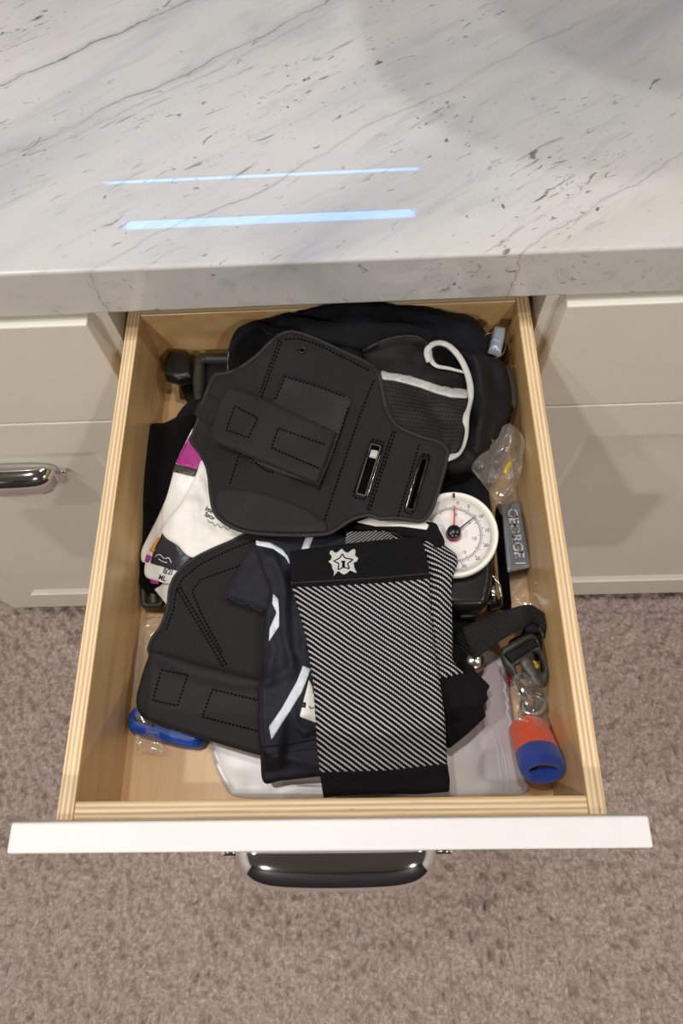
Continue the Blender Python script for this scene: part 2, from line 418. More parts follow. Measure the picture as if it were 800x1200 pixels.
def mesh_fabric(name, scale, c0, c1, ang):
    m, t, b = base(name); uv = t('ShaderNodeUVMap').outputs[0]; mp = t('ShaderNodeMapping', {'Vector': uv, 'Rotation': (0, 0, ang), 'Scale': (scale, scale*.75, 1)})
    s = t('ShaderNodeSeparateXYZ', {0: mp.outputs[0]})
    r = t.m('FLOOR', s.outputs[1]); x = t.m('SUBTRACT', t.m('FRACT', t.m('ADD', s.outputs[0], t.m('MULTIPLY', r, .5))), .5); y = t.m('SUBTRACT', t.m('FRACT', s.outputs[1]), .5)
    d = t.m('SQRT', t.m('ADD', t.m('MULTIPLY', x, x), t.m('MULTIPLY', y, y)))
    k = t.m('MINIMUM', t.m('MAXIMUM', t.m('MULTIPLY', t.m('SUBTRACT', d, .27), 12), 0), 1)
    t.l.new(t.mix(k, lin(c0), lin(c1)), b.inputs['Base Color']); b.inputs['Roughness'].default_value = .6; b.inputs['Specular IOR Level'].default_value = .3
    bp = t('ShaderNodeBump', {'Height': k, 'Strength': .6, 'Distance': .001}); t.l.new(bp.outputs[0], b.inputs['Normal'])
mesh_fabric('sport_mesh', 330, (1, 1, 1), (26, 26, 26), .3)
mesh_fabric('fine_mesh', 620, (2, 2, 2), (12, 12, 12), .2)

def wood_mat():
    m, t, b = base('maple_ply'); co = t('ShaderNodeTexCoord').outputs['Object']
    mp = t('ShaderNodeMapping', {'Vector': co, 'Scale': (14, 2.2, 14)}); n = t('ShaderNodeTexNoise', {'Vector': mp.outputs[0], 'Scale': 3, 'Detail': 6, 'Distortion': .6})
    mp2 = t('ShaderNodeMapping', {'Vector': co, 'Scale': (160, 6, 160)}); n2 = t('ShaderNodeTexNoise', {'Vector': mp2.outputs[0], 'Scale': 3, 'Detail': 3})
    a = t.ramp(n.outputs[0], [(.3, lin((202, 160, 106))), (.5, lin((216, 178, 124))), (.72, lin((224, 190, 140)))])
    k = t.mix(t.m('MULTIPLY', n2.outputs[0], .22), a, lin((188, 142, 88)))
    t.l.new(k, b.inputs['Base Color']); b.inputs['Roughness'].default_value = .38; b.inputs['Coat Weight'].default_value = .25; b.inputs['Coat Roughness'].default_value = .25
    for nm, ax in (('ply_edge_x', 0), ('ply_edge_y', 1)):
        m, t, b = base(nm); co = t('ShaderNodeTexCoord').outputs['Object']; s = t('ShaderNodeSeparateXYZ', {0: co})
        sc = (700, 14, 700) if ax == 0 else (14, 700, 700)
        n = t('ShaderNodeTexNoise', {'Vector': t('ShaderNodeMapping', {'Vector': co, 'Scale': sc}).outputs[0], 'Scale': .9, 'Detail': 3})
        wv = t.m('SINE', t.m('ADD', t.m('MULTIPLY', s.outputs[ax], 2*math.pi/.0037), t.m('MULTIPLY', n.outputs[0], 1.6)))
        k = t.ramp(t.m('ADD', t.m('MULTIPLY', wv, .36), t.m('MULTIPLY', n.outputs[0], 1.0)), [(.05, lin((196, 160, 118))), (.5, lin((224, 196, 152))), (.95, lin((238, 216, 178)))])
        sp = t('ShaderNodeTexNoise', {'Vector': t('ShaderNodeMapping', {'Vector': co, 'Scale': (300, 45, 1) if ax == 0 else (45, 300, 1)}).outputs[0], 'Scale': 1, 'Detail': 1}).outputs[0]
        k = t.mix(t.m('MINIMUM', t.m('MAXIMUM', t.m('MULTIPLY', t.m('SUBTRACT', sp, .76), 14), 0), .8), k, lin((110, 78, 50)))
        t.l.new(k, b.inputs['Base Color']); b.inputs['Roughness'].default_value = .5
wood_mat()
def marble_mat():
    m, t, b = base('marble'); co = t('ShaderNodeTexCoord').outputs['Object']
    ang = math.radians(-33)
    def rot(sx, sy, off=(0, 0, 0)): return t('ShaderNodeMapping', {'Vector': t('ShaderNodeMapping', {'Vector': co, 'Rotation': (0, 0, ang)}).outputs[0], 'Scale': (sx, sy, (sx + sy)/2), 'Location': off}).outputs[0]
    big = t('ShaderNodeTexNoise', {'Vector': rot(3, 8), 'Scale': 1, 'Detail': 5, 'Distortion': .8}).outputs[0]
    k = t.ramp(big, [(.28, lin((182, 183, 185))), (.45, lin((205, 205, 203))), (.62, lin((214, 212, 208))), (.8, lin((208, 204, 197)))])
    def cl(x, hi=1): return t.m('MINIMUM', t.m('MAXIMUM', x, 0), hi)
    # soft grey clouds and fine streaks along the bedding
    st = t('ShaderNodeTexNoise', {'Vector': rot(9, 60), 'Scale': 1, 'Detail': 6, 'Roughness': .65, 'Distortion': .7}).outputs[0]
    k = t.mix(cl(t.m('MULTIPLY', t.m('SUBTRACT', st, .55), 2.2), .35), k, lin((150, 152, 156)))
    reg = t('ShaderNodeTexNoise', {'Vector': rot(5, 9, (4, 2, 0)), 'Scale': 1, 'Detail': 3}).outputs[0]
    # dark flecks
    for sx, sy, th, gain, off, c in ((42, 110, .675, 11, (1, 5, 0), (92, 94, 100)), (80, 150, .695, 12, (7, 3, 0), (66, 68, 74)), (20, 150, .655, 8, (2, 9, 0), (128, 130, 135)), (120, 190, .705, 13, (3, 1, 2), (74, 76, 80))):
        fl = t('ShaderNodeTexNoise', {'Vector': rot(sx, sy, off), 'Scale': 1, 'Detail': 4, 'Distortion': .9}).outputs[0]
        fl = t.m('ADD', fl, t.m('MULTIPLY', t.m('SUBTRACT', reg, .5), .22))
        k = t.mix(cl(t.m('MULTIPLY', t.m('SUBTRACT', fl, th), gain), .85), k, lin(c))
    # long veins: thin broken lines across the slab
    s = t('ShaderNodeSeparateXYZ', {0: rot(1, 1)}); wob = t('ShaderNodeTexNoise', {'Vector': rot(5, 5, (9, 9, 0)), 'Scale': 1, 'Detail': 6, 'Roughness': .6}).outputs[0]
    brk = t('ShaderNodeTexNoise', {'Vector': rot(7, 4, (5, 1, 3)), 'Scale': 1, 'Detail': 4}).outputs[0]
    for c0, wd, am in VEINS:
        d = t.m('ABSOLUTE', t.m('SUBTRACT', t.m('ADD', s.outputs[1], t.m('MULTIPLY', t.m('SUBTRACT', wob, .5), .06)), c0))
        f = cl(t.m('SUBTRACT', 1, t.m('DIVIDE', d, t.m('MULTIPLY', t.m('MAXIMUM', t.m('SUBTRACT', brk, .3), .02), wd*5))))
        k = t.mix(t.m('MULTIPLY', f, am), k, lin((66, 68, 72)))
        h = cl(t.m('SUBTRACT', 1, t.m('DIVIDE', d, wd*7))); k = t.mix(t.m('MULTIPLY', h, am*.3), k, lin((150, 152, 156)))
    t.l.new(k, b.inputs['Base Color']); b.inputs['Roughness'].default_value = .28; b.inputs['Coat Weight'].default_value = 1; b.inputs['Coat Roughness'].default_value = .012
    b.inputs['Specular IOR Level'].default_value = .3
def vein_c(x, y):                # a vein's offset in the slab's own rotated frame, from a point it passes through
    d = FW + RT*(x - 400)/FPX + UP*(600 - y)/FPX; q = CP + d*((ZT + .0966 - CP[2])/d[2]); a = math.radians(-33)
    return q[0]*math.sin(a) + q[1]*math.cos(a)
VEINS = [(vein_c(80, 62), .0011, .95), (vein_c(115, 128), .0010, .75), (vein_c(40, 175), .0006, .5), (vein_c(545, 95), .0006, .5), (vein_c(600, 300), .0006, .5)]
marble_mat()
def carpet_mat():
    m, t, b = base('carpet'); co = t('ShaderNodeTexCoord').outputs['Object']
    n = t('ShaderNodeTexNoise', {'Vector': co, 'Scale': 130, 'Detail': 4, 'Roughness': .7}).outputs[0]; n2 = t('ShaderNodeTexNoise', {'Vector': co, 'Scale': 14, 'Detail': 3}).outputs[0]
    k = t.ramp(n, [(.32, lin((142, 124, 116))), (.5, lin((180, 161, 152))), (.68, lin((212, 196, 187)))])
    k = t.mix(t.m('MULTIPLY', n2, .35), k, lin((172, 154, 145)))
    t.l.new(k, b.inputs['Base Color']); b.inputs['Roughness'].default_value = 1; b.inputs['Specular IOR Level'].default_value = .1; b.inputs['Sheen Weight'].default_value = .3
    n3 = t('ShaderNodeTexNoise', {'Vector': co, 'Scale': 420, 'Detail': 3}).outputs[0]
    bp = t('ShaderNodeBump', {'Height': n3, 'Strength': .9, 'Distance': .003}); t.l.new(bp.outputs[0], b.inputs['Normal'])
carpet_mat()

# ------------------------------------------------------------------ the room
def carpet():
    xs = np.r_[np.linspace(-2.3, -1.0, 10)[:-1], np.arange(-1.0, 1.0, .003), np.linspace(1.0, 2.3, 10)]
    ys = np.r_[np.linspace(-2.4, -.5, 10)[:-1], np.arange(-.5, .62, .003), np.linspace(.62, 2.25, 10)]
    X, Y = np.meshgrid(xs, ys); n = X.size
    def vn(s, seed, sy=1.):      # value noise on the grid
        r = np.random.default_rng(seed); g = r.random((256, 256)); u, v = X*s + 500.3, Y*s*sy + 500.7
        i, j = np.floor(u).astype(int), np.floor(v).astype(int); a, c = u - i, v - j; a = a*a*(3 - 2*a); c = c*c*(3 - 2*c)
        G = lambda p, q: g[p % 256, q % 256]
        return (G(i, j)*(1 - a) + G(i + 1, j)*a)*(1 - c) + (G(i, j + 1)*(1 - a) + G(i + 1, j + 1)*a)*c
    Z = .024*(vn(95, 1, .55) - .5) + .014*(vn(190, 2, .7) - .5) + .006*(vn(22, 3) - .5) - .011*np.clip(vn(120, 5, .5) - .68, 0, 1)*3
    Z = np.where((X > 1) | (X < -1) | (Y < -.5) | (Y > .62), 0, Z)
    V = np.c_[X.ravel(), Y.ravel(), Z.ravel()]; nx, ny = len(xs), len(ys)
    I = np.arange(n).reshape(ny, nx); F = np.stack([I[:-1, :-1], I[:-1, 1:], I[1:, 1:], I[1:, :-1]], -1).reshape(-1, 4)
    me = bpy.data.meshes.new('floor'); me.vertices.add(n); me.vertices.foreach_set('co', V.ravel()); me.loops.add(F.size); me.loops.foreach_set('vertex_index', F.ravel().astype(np.int32))
    me.polygons.add(len(F)); me.polygons.foreach_set('loop_start', np.arange(0, F.size, 4, dtype=np.int32)); me.update(calc_edges=True); me.validate()
    me.polygons.foreach_set('use_smooth', [True]*len(F)); me.materials.append(MATS['carpet'])
    o = bpy.data.objects.new('floor', me); COL.objects.link(o); o['kind'] = 'structure'; o['label'] = 'taupe cut pile carpet'
carpet()
XW, Y0, Y1 = 2.2, -2.3, 2.2
WX0, WX1, WZ0, WZ1 = -.97, .30, 1.35, 2.86
bx('wall_left', (-XW - .1, -XW, Y0 - .1, Y1 + .1, 0, CEIL), 'wall_paint', kind='structure')
bx('wall_right', (XW, XW + .1, Y0 - .1, Y1 + .1, 0, CEIL), 'wall_paint', kind='structure')
bx('wall_front', (-XW, XW, Y0 - .1, Y0, 0, CEIL), 'wall_dark', kind='structure')
V, F = join(box(-XW, WX0, Y1, Y1 + .1, 0, CEIL), box(WX1, XW, Y1, Y1 + .1, 0, CEIL), box(WX0, WX1, Y1, Y1 + .1, 0, WZ0), box(WX0, WX1, Y1, Y1 + .1, WZ1, CEIL))
mesh_obj('wall_back', V, F, 'wall_paint', smooth=False)['kind'] = 'structure'
ceil = bx('ceiling', (-XW - .1, XW + .1, Y0 - .1, Y1 + .1, CEIL, CEIL + .08), 'ceiling_paint', kind='structure')
for lx, ly, e in LIGHTS:
    V, F = lathe([(.06, -.002), (.062, -.011), (.082, -.009), (.085, 0), (.06, -.002)], 32)
    mesh_obj('downlight_trim', np.array(V) + (lx, ly, CEIL), F, 'rim_white', ceil)
win = thing('window_1', None, None, ((WX0 + WX1)/2, Y1, WZ0)); win['kind'] = 'structure'
V, F = join(box(WX0, WX0 + .03, Y1 + .02, Y1 + .09, WZ0, WZ1), box(WX1 - .03, WX1, Y1 + .02, Y1 + .09, WZ0, WZ1), box(WX0, WX1, Y1 + .02, Y1 + .09, WZ0, WZ0 + .03), box(WX0, WX1, Y1 + .02, Y1 + .09, WZ1 - .02, WZ1))
mesh_obj('window_frame', V, F, 'cabinet_paint', win, False)
bx('pane', (WX0 + .02, WX1 - .02, Y1 + .05, Y1 + .056, WZ0 + .02, WZ1 - .01), 'window_glass', win)
bx('shade', (WX0 + .012, WX1 - .012, Y1 + .006, Y1 + .012, WZ0 + .01, 2.474), 'shade_cloth', win)
bx('head_rail', (WX0 + .012, WX1 - .012, Y1 + .004, Y1 + .010, 2.712, WZ1 - .005), 'shade_cloth', win)
bx('valance', (WX0 + .012, WX1 - .012, Y1 + .006, Y1 + .010, 2.489, 2.668), 'shade_cloth', win)

# ------------------------------------------------------------------ island: cabinets and marble top
YFF, TH, YB = .444, .0196, .4636      # front faces, their thickness, carcass face
ZTOP, ZSPLIT, ZBOT = ZT + .033, ZT - .140, ZT - .935
def slab_front(name, x0, x1, z0, z1, parent, y0=YFF):
    return bx(name, (x0, x1, y0, y0 + TH, z0, z1), 'cabinet_paint', parent, .0016)
def panel_front(name, x0, x1, z0, z1, parent, sx=.085, st=.072, sb=.095, rec=.0085, y0=YFF):
    """Framed front: flat stiles and rails, a sloped inner moulding and a recessed field."""
    rings = [(0, 0, 0, 0, TH), (0, 0, 0, 0, .0016), (.0016, .0016, .0016, .0016, 0), (sx, sx, sb, st, 0), (sx + .003, sx + .003, sb + .003, st + .003, .003), (sx + .013, sx + .013, sb + .013, st + .013, rec)]
    V, F = [], []
    for l, r, b, t, d in rings: V += [(x0 + l, y0 + d, z0 + b), (x1 - r, y0 + d, z0 + b), (x1 - r, y0 + d, z1 - t), (x0 + l, y0 + d, z1 - t)]
    for k in range(len(rings) - 1):
        for i in range(4): j = (i + 1) % 4; F.append([k*4 + i, k*4 + j, k*4 + 4 + j, k*4 + 4 + i])
    n = (len(rings) - 1)*4; F.append([n, n + 1, n + 2, n + 3]); F.append([3, 2, 1, 0])
    return mesh_obj(name, V, F, 'cabinet_paint', parent, False)
def handle(parent, cx, y, z, L=.156, dep=.031, hh=.036):
    """Chrome cup pull: a convex shell with rounded ends, a lower lip and two small ears."""
    nu, nv = 44, 16; V, F = [], []
    for side in (0, 1):
        for i in range(nu + 1):
            u = -1 + 2*i/nu; e = max(0, 1 - abs(u)**7)**.5 if abs(u) < 1 else 0; e = max(e, .12); k = abs(u)**2
            for j in range(nv + 1):
                a = j/nv*math.pi*.60; d = dep*e*(1 - .10*k); th = side*.0022
                V.append((cx + u*(L/2 - side*.002), y - .0015 - (d - th)*math.sin(a)**.9*(1 if a < math.pi/2 else 1 + .02), z + (hh*.5*e*.95 + .004 - th)*math.cos(a)*(1.0 if a < math.pi/2 else 3.0)))
    n = nv + 1; m = (nu + 1)*n
    for i in range(nu):
        for j in range(nv):
            q = [i*n + j, i*n + j + 1, (i + 1)*n + j + 1, (i + 1)*n + j]; F.append(q); F.append([m + k for k in q[::-1]])
    for i in range(nu): F.append([i*n + nv, m + i*n + nv, m + (i + 1)*n + nv, (i + 1)*n + nv]); F.append([i*n, (i + 1)*n, m + (i + 1)*n, m + i*n])
    for i in (0, nu):
        for j in range(nv): F.append([i*n + j, i*n + j + 1, m + i*n + j + 1, m + i*n + j])
    h = mesh_obj('handle', V, F, 'chrome', parent, label='polished chrome cup pull')
    for i in (-1, 1):
        p = [(cx + i*(L/2 - .004), y - .004, z), (cx + i*(L/2 + .005), y - .0045, z), (cx + i*(L/2 + .011), y - .0045, z)]
        E = tube(p, [.0046, .0034, .0044], 10); mesh_obj('ear', *E, 'chrome', h)
    rail = tube([(cx + t*(L/2 + .004), y - .0022, z + .012*(1 - abs(t)**4)) for t in np.linspace(-1, 1, 25)], .0022, 8); mesh_obj('top_rail', *rail, 'chrome', h)
    return h
CABD = 1.18
cabL = thing('cabinet', 'painted island cabinet on the blue case side of the open drawer', 'cabinet', (-.5, YB, .0))
bx('carcass', (-.778, -.222, YB, CABD, ZBOT + .004, ZT + .040), 'cabinet_paint', cabL)
bx('toe_kick', (-.76, -.222, YB + .06, CABD - .02, 0.0, ZBOT + .004), 'cabinet_paint', cabL)
slab_front('drawer_front', -.780, -.2235, ZSPLIT + .003, ZTOP, cabL)
f2 = panel_front('panel_front', -.780, -.2235, ZBOT, ZSPLIT, cabL); handle(f2, -.462, YFF + .0085, ZT - .272)
cabR = thing('cabinet', 'painted island cabinet on the dial gauge side of the open drawer', 'cabinet', (.6, YB, .0))
bx('carcass', (.222, .998, YB, CABD, ZBOT + .004, ZT + .040), 'cabinet_paint', cabR)
bx('toe_kick', (.222, .98, YB + .06, CABD - .02, 0.0, ZBOT + .004), 'cabinet_paint', cabR)
slab_front('drawer_front', .2235, 1.0, ZSPLIT + .003, ZTOP, cabR)
f2 = panel_front('panel_front', .2235, 1.0, ZBOT, ZSPLIT, cabR); handle(f2, .73, YFF + .0085, ZT - .272)
cabM = thing('cabinet', 'middle island cabinet that the open drawer pulls out of', 'cabinet', (0, YB, .0))
for s in (-1, 1):
    bx('face_stile', (min(s*.2085, s*.2215), max(s*.2085, s*.2215), YB, CABD, ZBOT + .004, ZT + .040), 'cabinet_paint', cabM)
bx('back_panel', (-.2085, .2085, CABD - .012, CABD, ZBOT + .004, ZT + .04), 'cabinet_wood', cabM)
bx('divider', (-.2085, .2085, YB, CABD - .012, ZSPLIT + .002, ZSPLIT + .018), 'cabinet_wood', cabM)
bx('floor_panel', (-.2085, .2085, YB, CABD - .012, ZBOT + .004, ZBOT + .022), 'cabinet_wood', cabM)
bx('top_panel', (-.2085, .2085, YB + .02, CABD - .012, ZT + .028, ZT + .040), 'cabinet_wood', cabM)
bx('toe_kick', (-.2205, .2205, YB + .06, CABD - .02, 0.0, ZBOT + .004), 'cabinet_paint', cabM)
f2 = panel_front('panel_front', -.2165, .2165, ZBOT, ZSPLIT, cabM, sx=.075); handle(f2, 0, YFF + .0085, ZT - .272)
top = mesh_obj('marble_countertop', *box(-.80, 1.02, .4495, 1.20, ZT + .0405, ZT + .0966, .0035, 4), 'marble', smooth=False)
tag(top, 'thick white marble countertop with grey veins over the cabinets', 'countertop')
caster = thing('shadow_caster', 'added round black shadow caster over the marble island', 'blocker', (.16, .66, CEIL))  # added out of view only to cast the round shadow on the countertop
V, F = lathe([(.012, .16), (.05, .155), (.15, .09), (.17, 0), (.166, 0), (.146, .086), (.05, .148), (.012, .15)], 48)
PZ = 1.72
mesh_obj('shade', np.array(V) + (.16, .66, PZ), F, 'caster_black', caster)  # dish of the added shadow caster
mesh_obj('caster_rod', *tube([(.16, .66, PZ + .15), (.16, .66, CEIL)], .008, 10), 'caster_black', caster)
V, F = lathe([(.0, -.02), (.05, -.02), (.055, 0), (0, 0)], 32); mesh_obj('caster_plate', np.array(V) + (.16, .66, CEIL), F, 'caster_black', caster)

# ------------------------------------------------------------------ the open drawer
T = .0127; YD0, YD1 = TH, .4935
dr = thing('drawer', 'open maple plywood drawer with white front and chrome pull', 'drawer', (0, .24, ZF - .012))
def ply(name, a, edge):
    V, F = box(*a, .0006, 1); o = mesh_obj(name, V, F, ['maple_ply', edge], dr, False)
    for p in o.data.polygons:
        if p.normal.z > .9: p.material_index = 1
    return o
ply('side_panel', (-.2, -.2 + T, YD0, YD1, ZF - .012, ZT), 'ply_edge_x'); ply('side_panel', (.2 - T, .2, YD0, YD1, ZF - .012, ZT), 'ply_edge_x')
ply('box_front', (-.2 + T, .2 - T, YD0, YD0 + T, ZF - .012, ZT - .0008), 'ply_edge_y'); ply('box_back', (-.2 + T, .2 - T, YD1 - T, YD1, ZF - .012, ZT - .0008), 'ply_edge_y')
bx('drawer_bottom', (-.2 + T, .2 - T, YD0 + T, YD1 - T, ZF - .007, ZF), 'maple_ply', dr)
ff = mesh_obj('drawer_front', *box(-.2165, .2165, 0, TH, ZSPLIT + .003, ZTOP, .0018, 3), 'drawer_white', dr, False)
handle(ff, .004, 0, ZT - .045)

# ------------------------------------------------------------------ what lies in the drawer, from the bottom up
def cen(out, hz=0.): a = np.array(out, float).mean(0); return tuple(P(a[0], a[1], hz))
def one(name, label, cat, out, th, m, group=None, **kw):      # a thing that is a single soft layer
    s = sheet(name, out, th, m, None, **kw); tag(s['o'], label, cat, group); return s
# frosted plastic pouch along the drawer front, with a pink card in it
o_ = [(246, 868), (250, 893), (263, 922), (278, 934), (330, 936), (450, 935), (560, 932), (617, 929), (615, 902), (602, 850), (595, 801), (588, 772), (560, 760), (480, 762), (380, 790), (290, 830), (252, 850)]
card = thing('printed_card', 'pink printed card with a red corner under the frosted pouch', 'card', cen([(585, 800)]))
s = sheet('card_sheet', [(548, 772), (586, 768), (596, 800), (606, 878), (560, 884), (552, 830)], .0008, 'pink_card', card, z=.002, sp=6, smooth=False)
decal('red_corner', [(588, 783), (596, 781), (601, 805), (592, 803)], 'red_card', card, s['tr'])
pouch = thing('plastic_pouch', 'frosted translucent plastic pouch lying against the drawer front', 'pouch', cen(o_))
s = sheet('film', o_, .0010, 'frosted_plastic', pouch, z=.004, sp=6, noise=.0005)
for p in ([(572, 832), (583, 880), (590, 928)], [(580, 845), (592, 890), (597, 927)], [(606, 868), (612, 900), (616, 927)]): seam('zip_ridge', p, 'frosted_plastic', pouch, s['tr'], .0008)
seam('rim_line', [(330, 913), (350, 920), (376, 922), (400, 920)], 'frosted_plastic', pouch, s['tr'], .0008)
# bunched garment under the pile
one('garment', 'black bunched garment at the bottom of the pile', 'garment', [(215, 480), (330, 430), (460, 420), (570, 425), (596, 450), (592, 500), (572, 560), (580, 640), (560, 700), (552, 770), (520, 830), (420, 870), (325, 868), (262, 800), (215, 740), (200, 640), (205, 560)],
    .016, 'black_cloth', z=[(380, 640, .034), (300, 500, .04), (540, 500, .05), (250, 700, .012), (540, 780, .016), (420, 850, .012), (580, 480, .04)], sp=7, noise=.008, ns=.02)
# ---- left column of things
s = one('velvet_pouch', 'black velvet pouch against the drawer side beside white package', 'pouch', [(175, 501), (196, 497), (224, 485), (250, 500), (255, 560), (235, 640), (205, 690), (180, 700), (164, 688), (160, 655), (168, 625), (169, 580), (173, 530)],
        .014, 'black_velvet', z=[(200, 520, .03), (175, 660, .01), (240, 560, .04)], sp=5, noise=.004)
bk = thing('grey_buckle', 'grey plastic ladder buckle by the white package corner', 'buckle', cen([(178, 697)]))
def frame(name, out, hole, th, m, parent, z, sp=2.5): return sheet(name, out, th, m, parent, z=z, sp=sp, smooth=False, holes=[hole], drape=False, edge=.6)
frame('buckle_frame', [(166, 681), (191, 679), (194, 708), (190, 714), (168, 713), (165, 708)], [(172, 684), (186, 683), (188, 706), (173, 707)], .006, 'plastic_dim', bk, .014)
sheet('tongue', [(175, 682), (183, 681), (185, 709), (176, 710)], .004, 'plastic_grey', bk, z=.0155, sp=3, smooth=False, drape=False)
pk = thing('paper_package', 'white package with magenta top and dark stripe on black velvet', 'package', cen([(200, 590)], .03))
po = [(229, 500), (217, 520), (206, 544), (196, 580), (186, 604), (175, 626), (167, 642), (165, 652), (170, 660), (200, 655), (235, 640), (262, 600), (262, 540), (245, 510)]
s = sheet('film', po, .003, 'white_film', pk, z=[(230, 505, .058), (170, 650, .026), (250, 600, .055)], sp=4, noise=.001)
decal('magenta_panel', [(229, 501), (217, 521), (206, 543), (231, 551), (247, 520)], 'magenta_print', pk, s['tr'])
decal('dark_stripe', [(205.5, 544), (202.5, 553), (228, 559), (232, 551)], 'brown_print', pk, s['tr'])
cdn = thing('size_card', 'white rounded size card with dark band reading ML', 'card', cen([(190, 665)], .03))
s = sheet('card_sheet', [(191, 622), (180, 642), (172, 655), (169, 668), (172, 677), (185, 681), (200, 684), (215, 672), (232, 650), (215, 632)], .0016, 'white_film', cdn, z=[(190, 625, .042), (172, 672, .026), (225, 650, .045)], sp=3)
decal('dark_band', [(191, 624), (227, 653), (207, 669), (196, 666), (176, 660), (181, 644)], 'dark_print', cdn, s['tr'])
decal('orange_patch', [(186, 629), (190, 633), (180, 648), (175, 646)], 'orange_print', cdn, s['tr'])
decal('magenta_patch', [(172, 650), (178, 652), (174, 660), (170, 658)], 'magenta_print', cdn, s['tr'])
text_on('lettering', '8/2I', (189, 668.2), (205, 671.6), s['tr'], 'ink', cdn, .44, bold=.0001)
text_on('lettering', 'ML', (185.5, 676), (195.5, 679), s['tr'], 'ink', cdn, .66, bold=.0001)
for p in ([(182, 653), (187, 650), (193, 655), (198, 654), (201, 660)], [(186, 655), (190, 658), (196, 660)]): seam('scribble', p, 'white_ink', cdn, s['tr'], .0004, .0010, True)
wb = thing('paper_bag', 'crumpled white paper bag with small print under black brace', 'bag', cen([(240, 610)], .04))
s = sheet('bag_sheet', [(239, 538), (229, 558), (212, 590), (190, 622), (208, 640), (228, 654), (262, 640), (300, 622), (330, 600), (310, 560), (270, 540)], .003, 'white_paper', wb, z=[(235, 545, .062), (192, 622, .045), (228, 654, .05), (290, 610, .06)], sp=3.5, noise=.0025, ns=.05,
          folds=[([(232, 560), (250, 590), (240, 630)], 4, .0015), ([(250, 600), (275, 630)], 4, .0012)])
text_on('lettering', 'Inte', (239.5, 594.5), (251, 601), s['tr'], 'ink', wb, .5, bold=.00012)
text_on('lettering', 'Spor', (239.5, 601.5), (252.5, 608.5), s['tr'], 'ink', wb, .46, bold=.00012)
seam('signature', [(243, 609), (246, 613), (249, 612), (252, 617), (255, 614), (258, 619), (262, 617), (266, 621), (270, 619)], 'ink', wb, s['tr'], .00025, .0005, True)
one('paper_scrap', 'small pointed white paper scrap below the size card', 'paper', [(181, 691), (192, 683), (206, 684), (212, 720), (198, 712)], .001, 'white_paper', z=.022, sp=4, smooth=False)
one('magenta_tab', 'tiny magenta paper tab under the size card', 'tab', [(175, 679), (186, 680), (186, 685), (177, 684)], .0008, 'magenta_print', z=.022, sp=3, smooth=False)
# blue plastic case in a clear bag, front left
bl = thing('plastic_case', 'rounded blue plastic case peeking out under black strap', 'case', cen([(200, 855)]))
s = sheet('shell', [(158, 832), (153, 846), (154, 856), (162, 862), (200, 873), (229, 879), (239, 876), (243, 867), (236, 845), (200, 828), (175, 824)], .016, 'blue_plastic', bl, z=.003, sp=3.5, edge=.45)
seam('parting_line', [(160, 857), (200, 868), (232, 875)], 'blue_plastic', bl, s['tr'], .0005, .0)
decal('label_strip', [(158, 838), (182, 845), (180, 852), (157, 844)], 'plastic_grey', bl, s['tr'])
one('clear_bag', 'crumpled clear plastic bag around the blue case', 'bag', [(166, 730), (184, 722), (196, 730), (194, 760), (182, 800), (186, 860), (196, 880), (176, 884), (160, 876), (158, 840), (156, 790), (160, 760)], .0005, 'clear_plastic', z=[(180, 740, .03), (160, 790, .015), (180, 870, .012)], sp=4, noise=.006, ns=.07)
# ---- back: buckle, garments
sb = thing('strap_buckle', 'black plastic strap buckle in the back corner of drawer', 'buckle', cen([(228, 440)], .02))
sheet('tab', [(200, 416), (212, 418), (226, 421), (228, 448), (212, 452), (195, 447), (194, 430)], .012, 'plastic_black', sb, z=.040, sp=3, smooth=False, drape=False, edge=.2)
frame('ring', [(229, 420), (236, 416), (270, 416), (290, 420), (280, 480), (229, 478), (226, 450)], [(241, 427), (268, 427), (262, 470), (240, 470)], .008, 'plastic_dim', sb, .045, 3)
s = sheet('webbing', [(240, 425), (275, 424), (272, 470), (238, 472)], .004, 'webbing', sb, z=.040, sp=4, smooth=False, drape=False)
sheet('strap_tail', [(210, 449), (228, 447), (236, 476), (222, 478)], .030, 'webbing', sb, z=.004, sp=4, smooth=False, drape=False)
gb = thing('sweatshirt', 'dark navy folded garment bunched along the drawer back', 'garment', cen([(430, 400)], .03))
s = sheet('body', [(270, 430), (290, 385), (330, 370), (362, 358), (400, 350), (470, 350), (505, 356), (530, 371), (550, 375), (566, 390), (578, 425), (520, 470), (400, 480), (310, 470)], .02, 'navy_dark', gb,
          z=[(420, 370, .085), (300, 430, .07), (560, 400, .07), (500, 450, .07), (350, 450, .07)], sp=5, noise=.006, ns=.025,
          folds=[([(330, 385), (400, 372), (480, 378), (550, 392)], 8, .007), ([(350, 400), (420, 392), (500, 400)], 6, .005), ([(380, 360), (470, 362)], 5, .004)])
sheet('sleeve', [(340, 372), (380, 378), (420, 380), (470, 380), (505, 392), (500, 405), (450, 412), (400, 405), (355, 392)], .006, 'black_cloth', gb, z=.10, sp=4, noise=.004, ns=.04)
gc = thing('knit_sleeve', 'black crumpled fabric sleeve with raw edge behind the brace', 'sleeve', cen([(290, 410)], .03))
s = sheet('tube', [(266, 436), (266, 420), (270, 402), (278, 388), (290, 382), (306, 381), (325, 388), (345, 395), (340, 430), (310, 450), (280, 450)], .010, 'black_velvet', gc, z=[(290, 400, .075), (270, 435, .06), (330, 400, .09)], sp=3.5, noise=.007, ns=.06,
          folds=[([(276, 410), (300, 392), (330, 390)], 5, .006), ([(290, 430), (315, 405)], 4, -.006)])
seam('raw_edge', [(267, 436), (266.5, 425), (268, 412)], 'reflective_dim', gc, s['tr'], .0003)
seam('hem', [(276, 392), (290, 384), (306, 384), (318, 393), (332, 390)], 'black_knit', gc, s['tr'], .0012, 0, True)
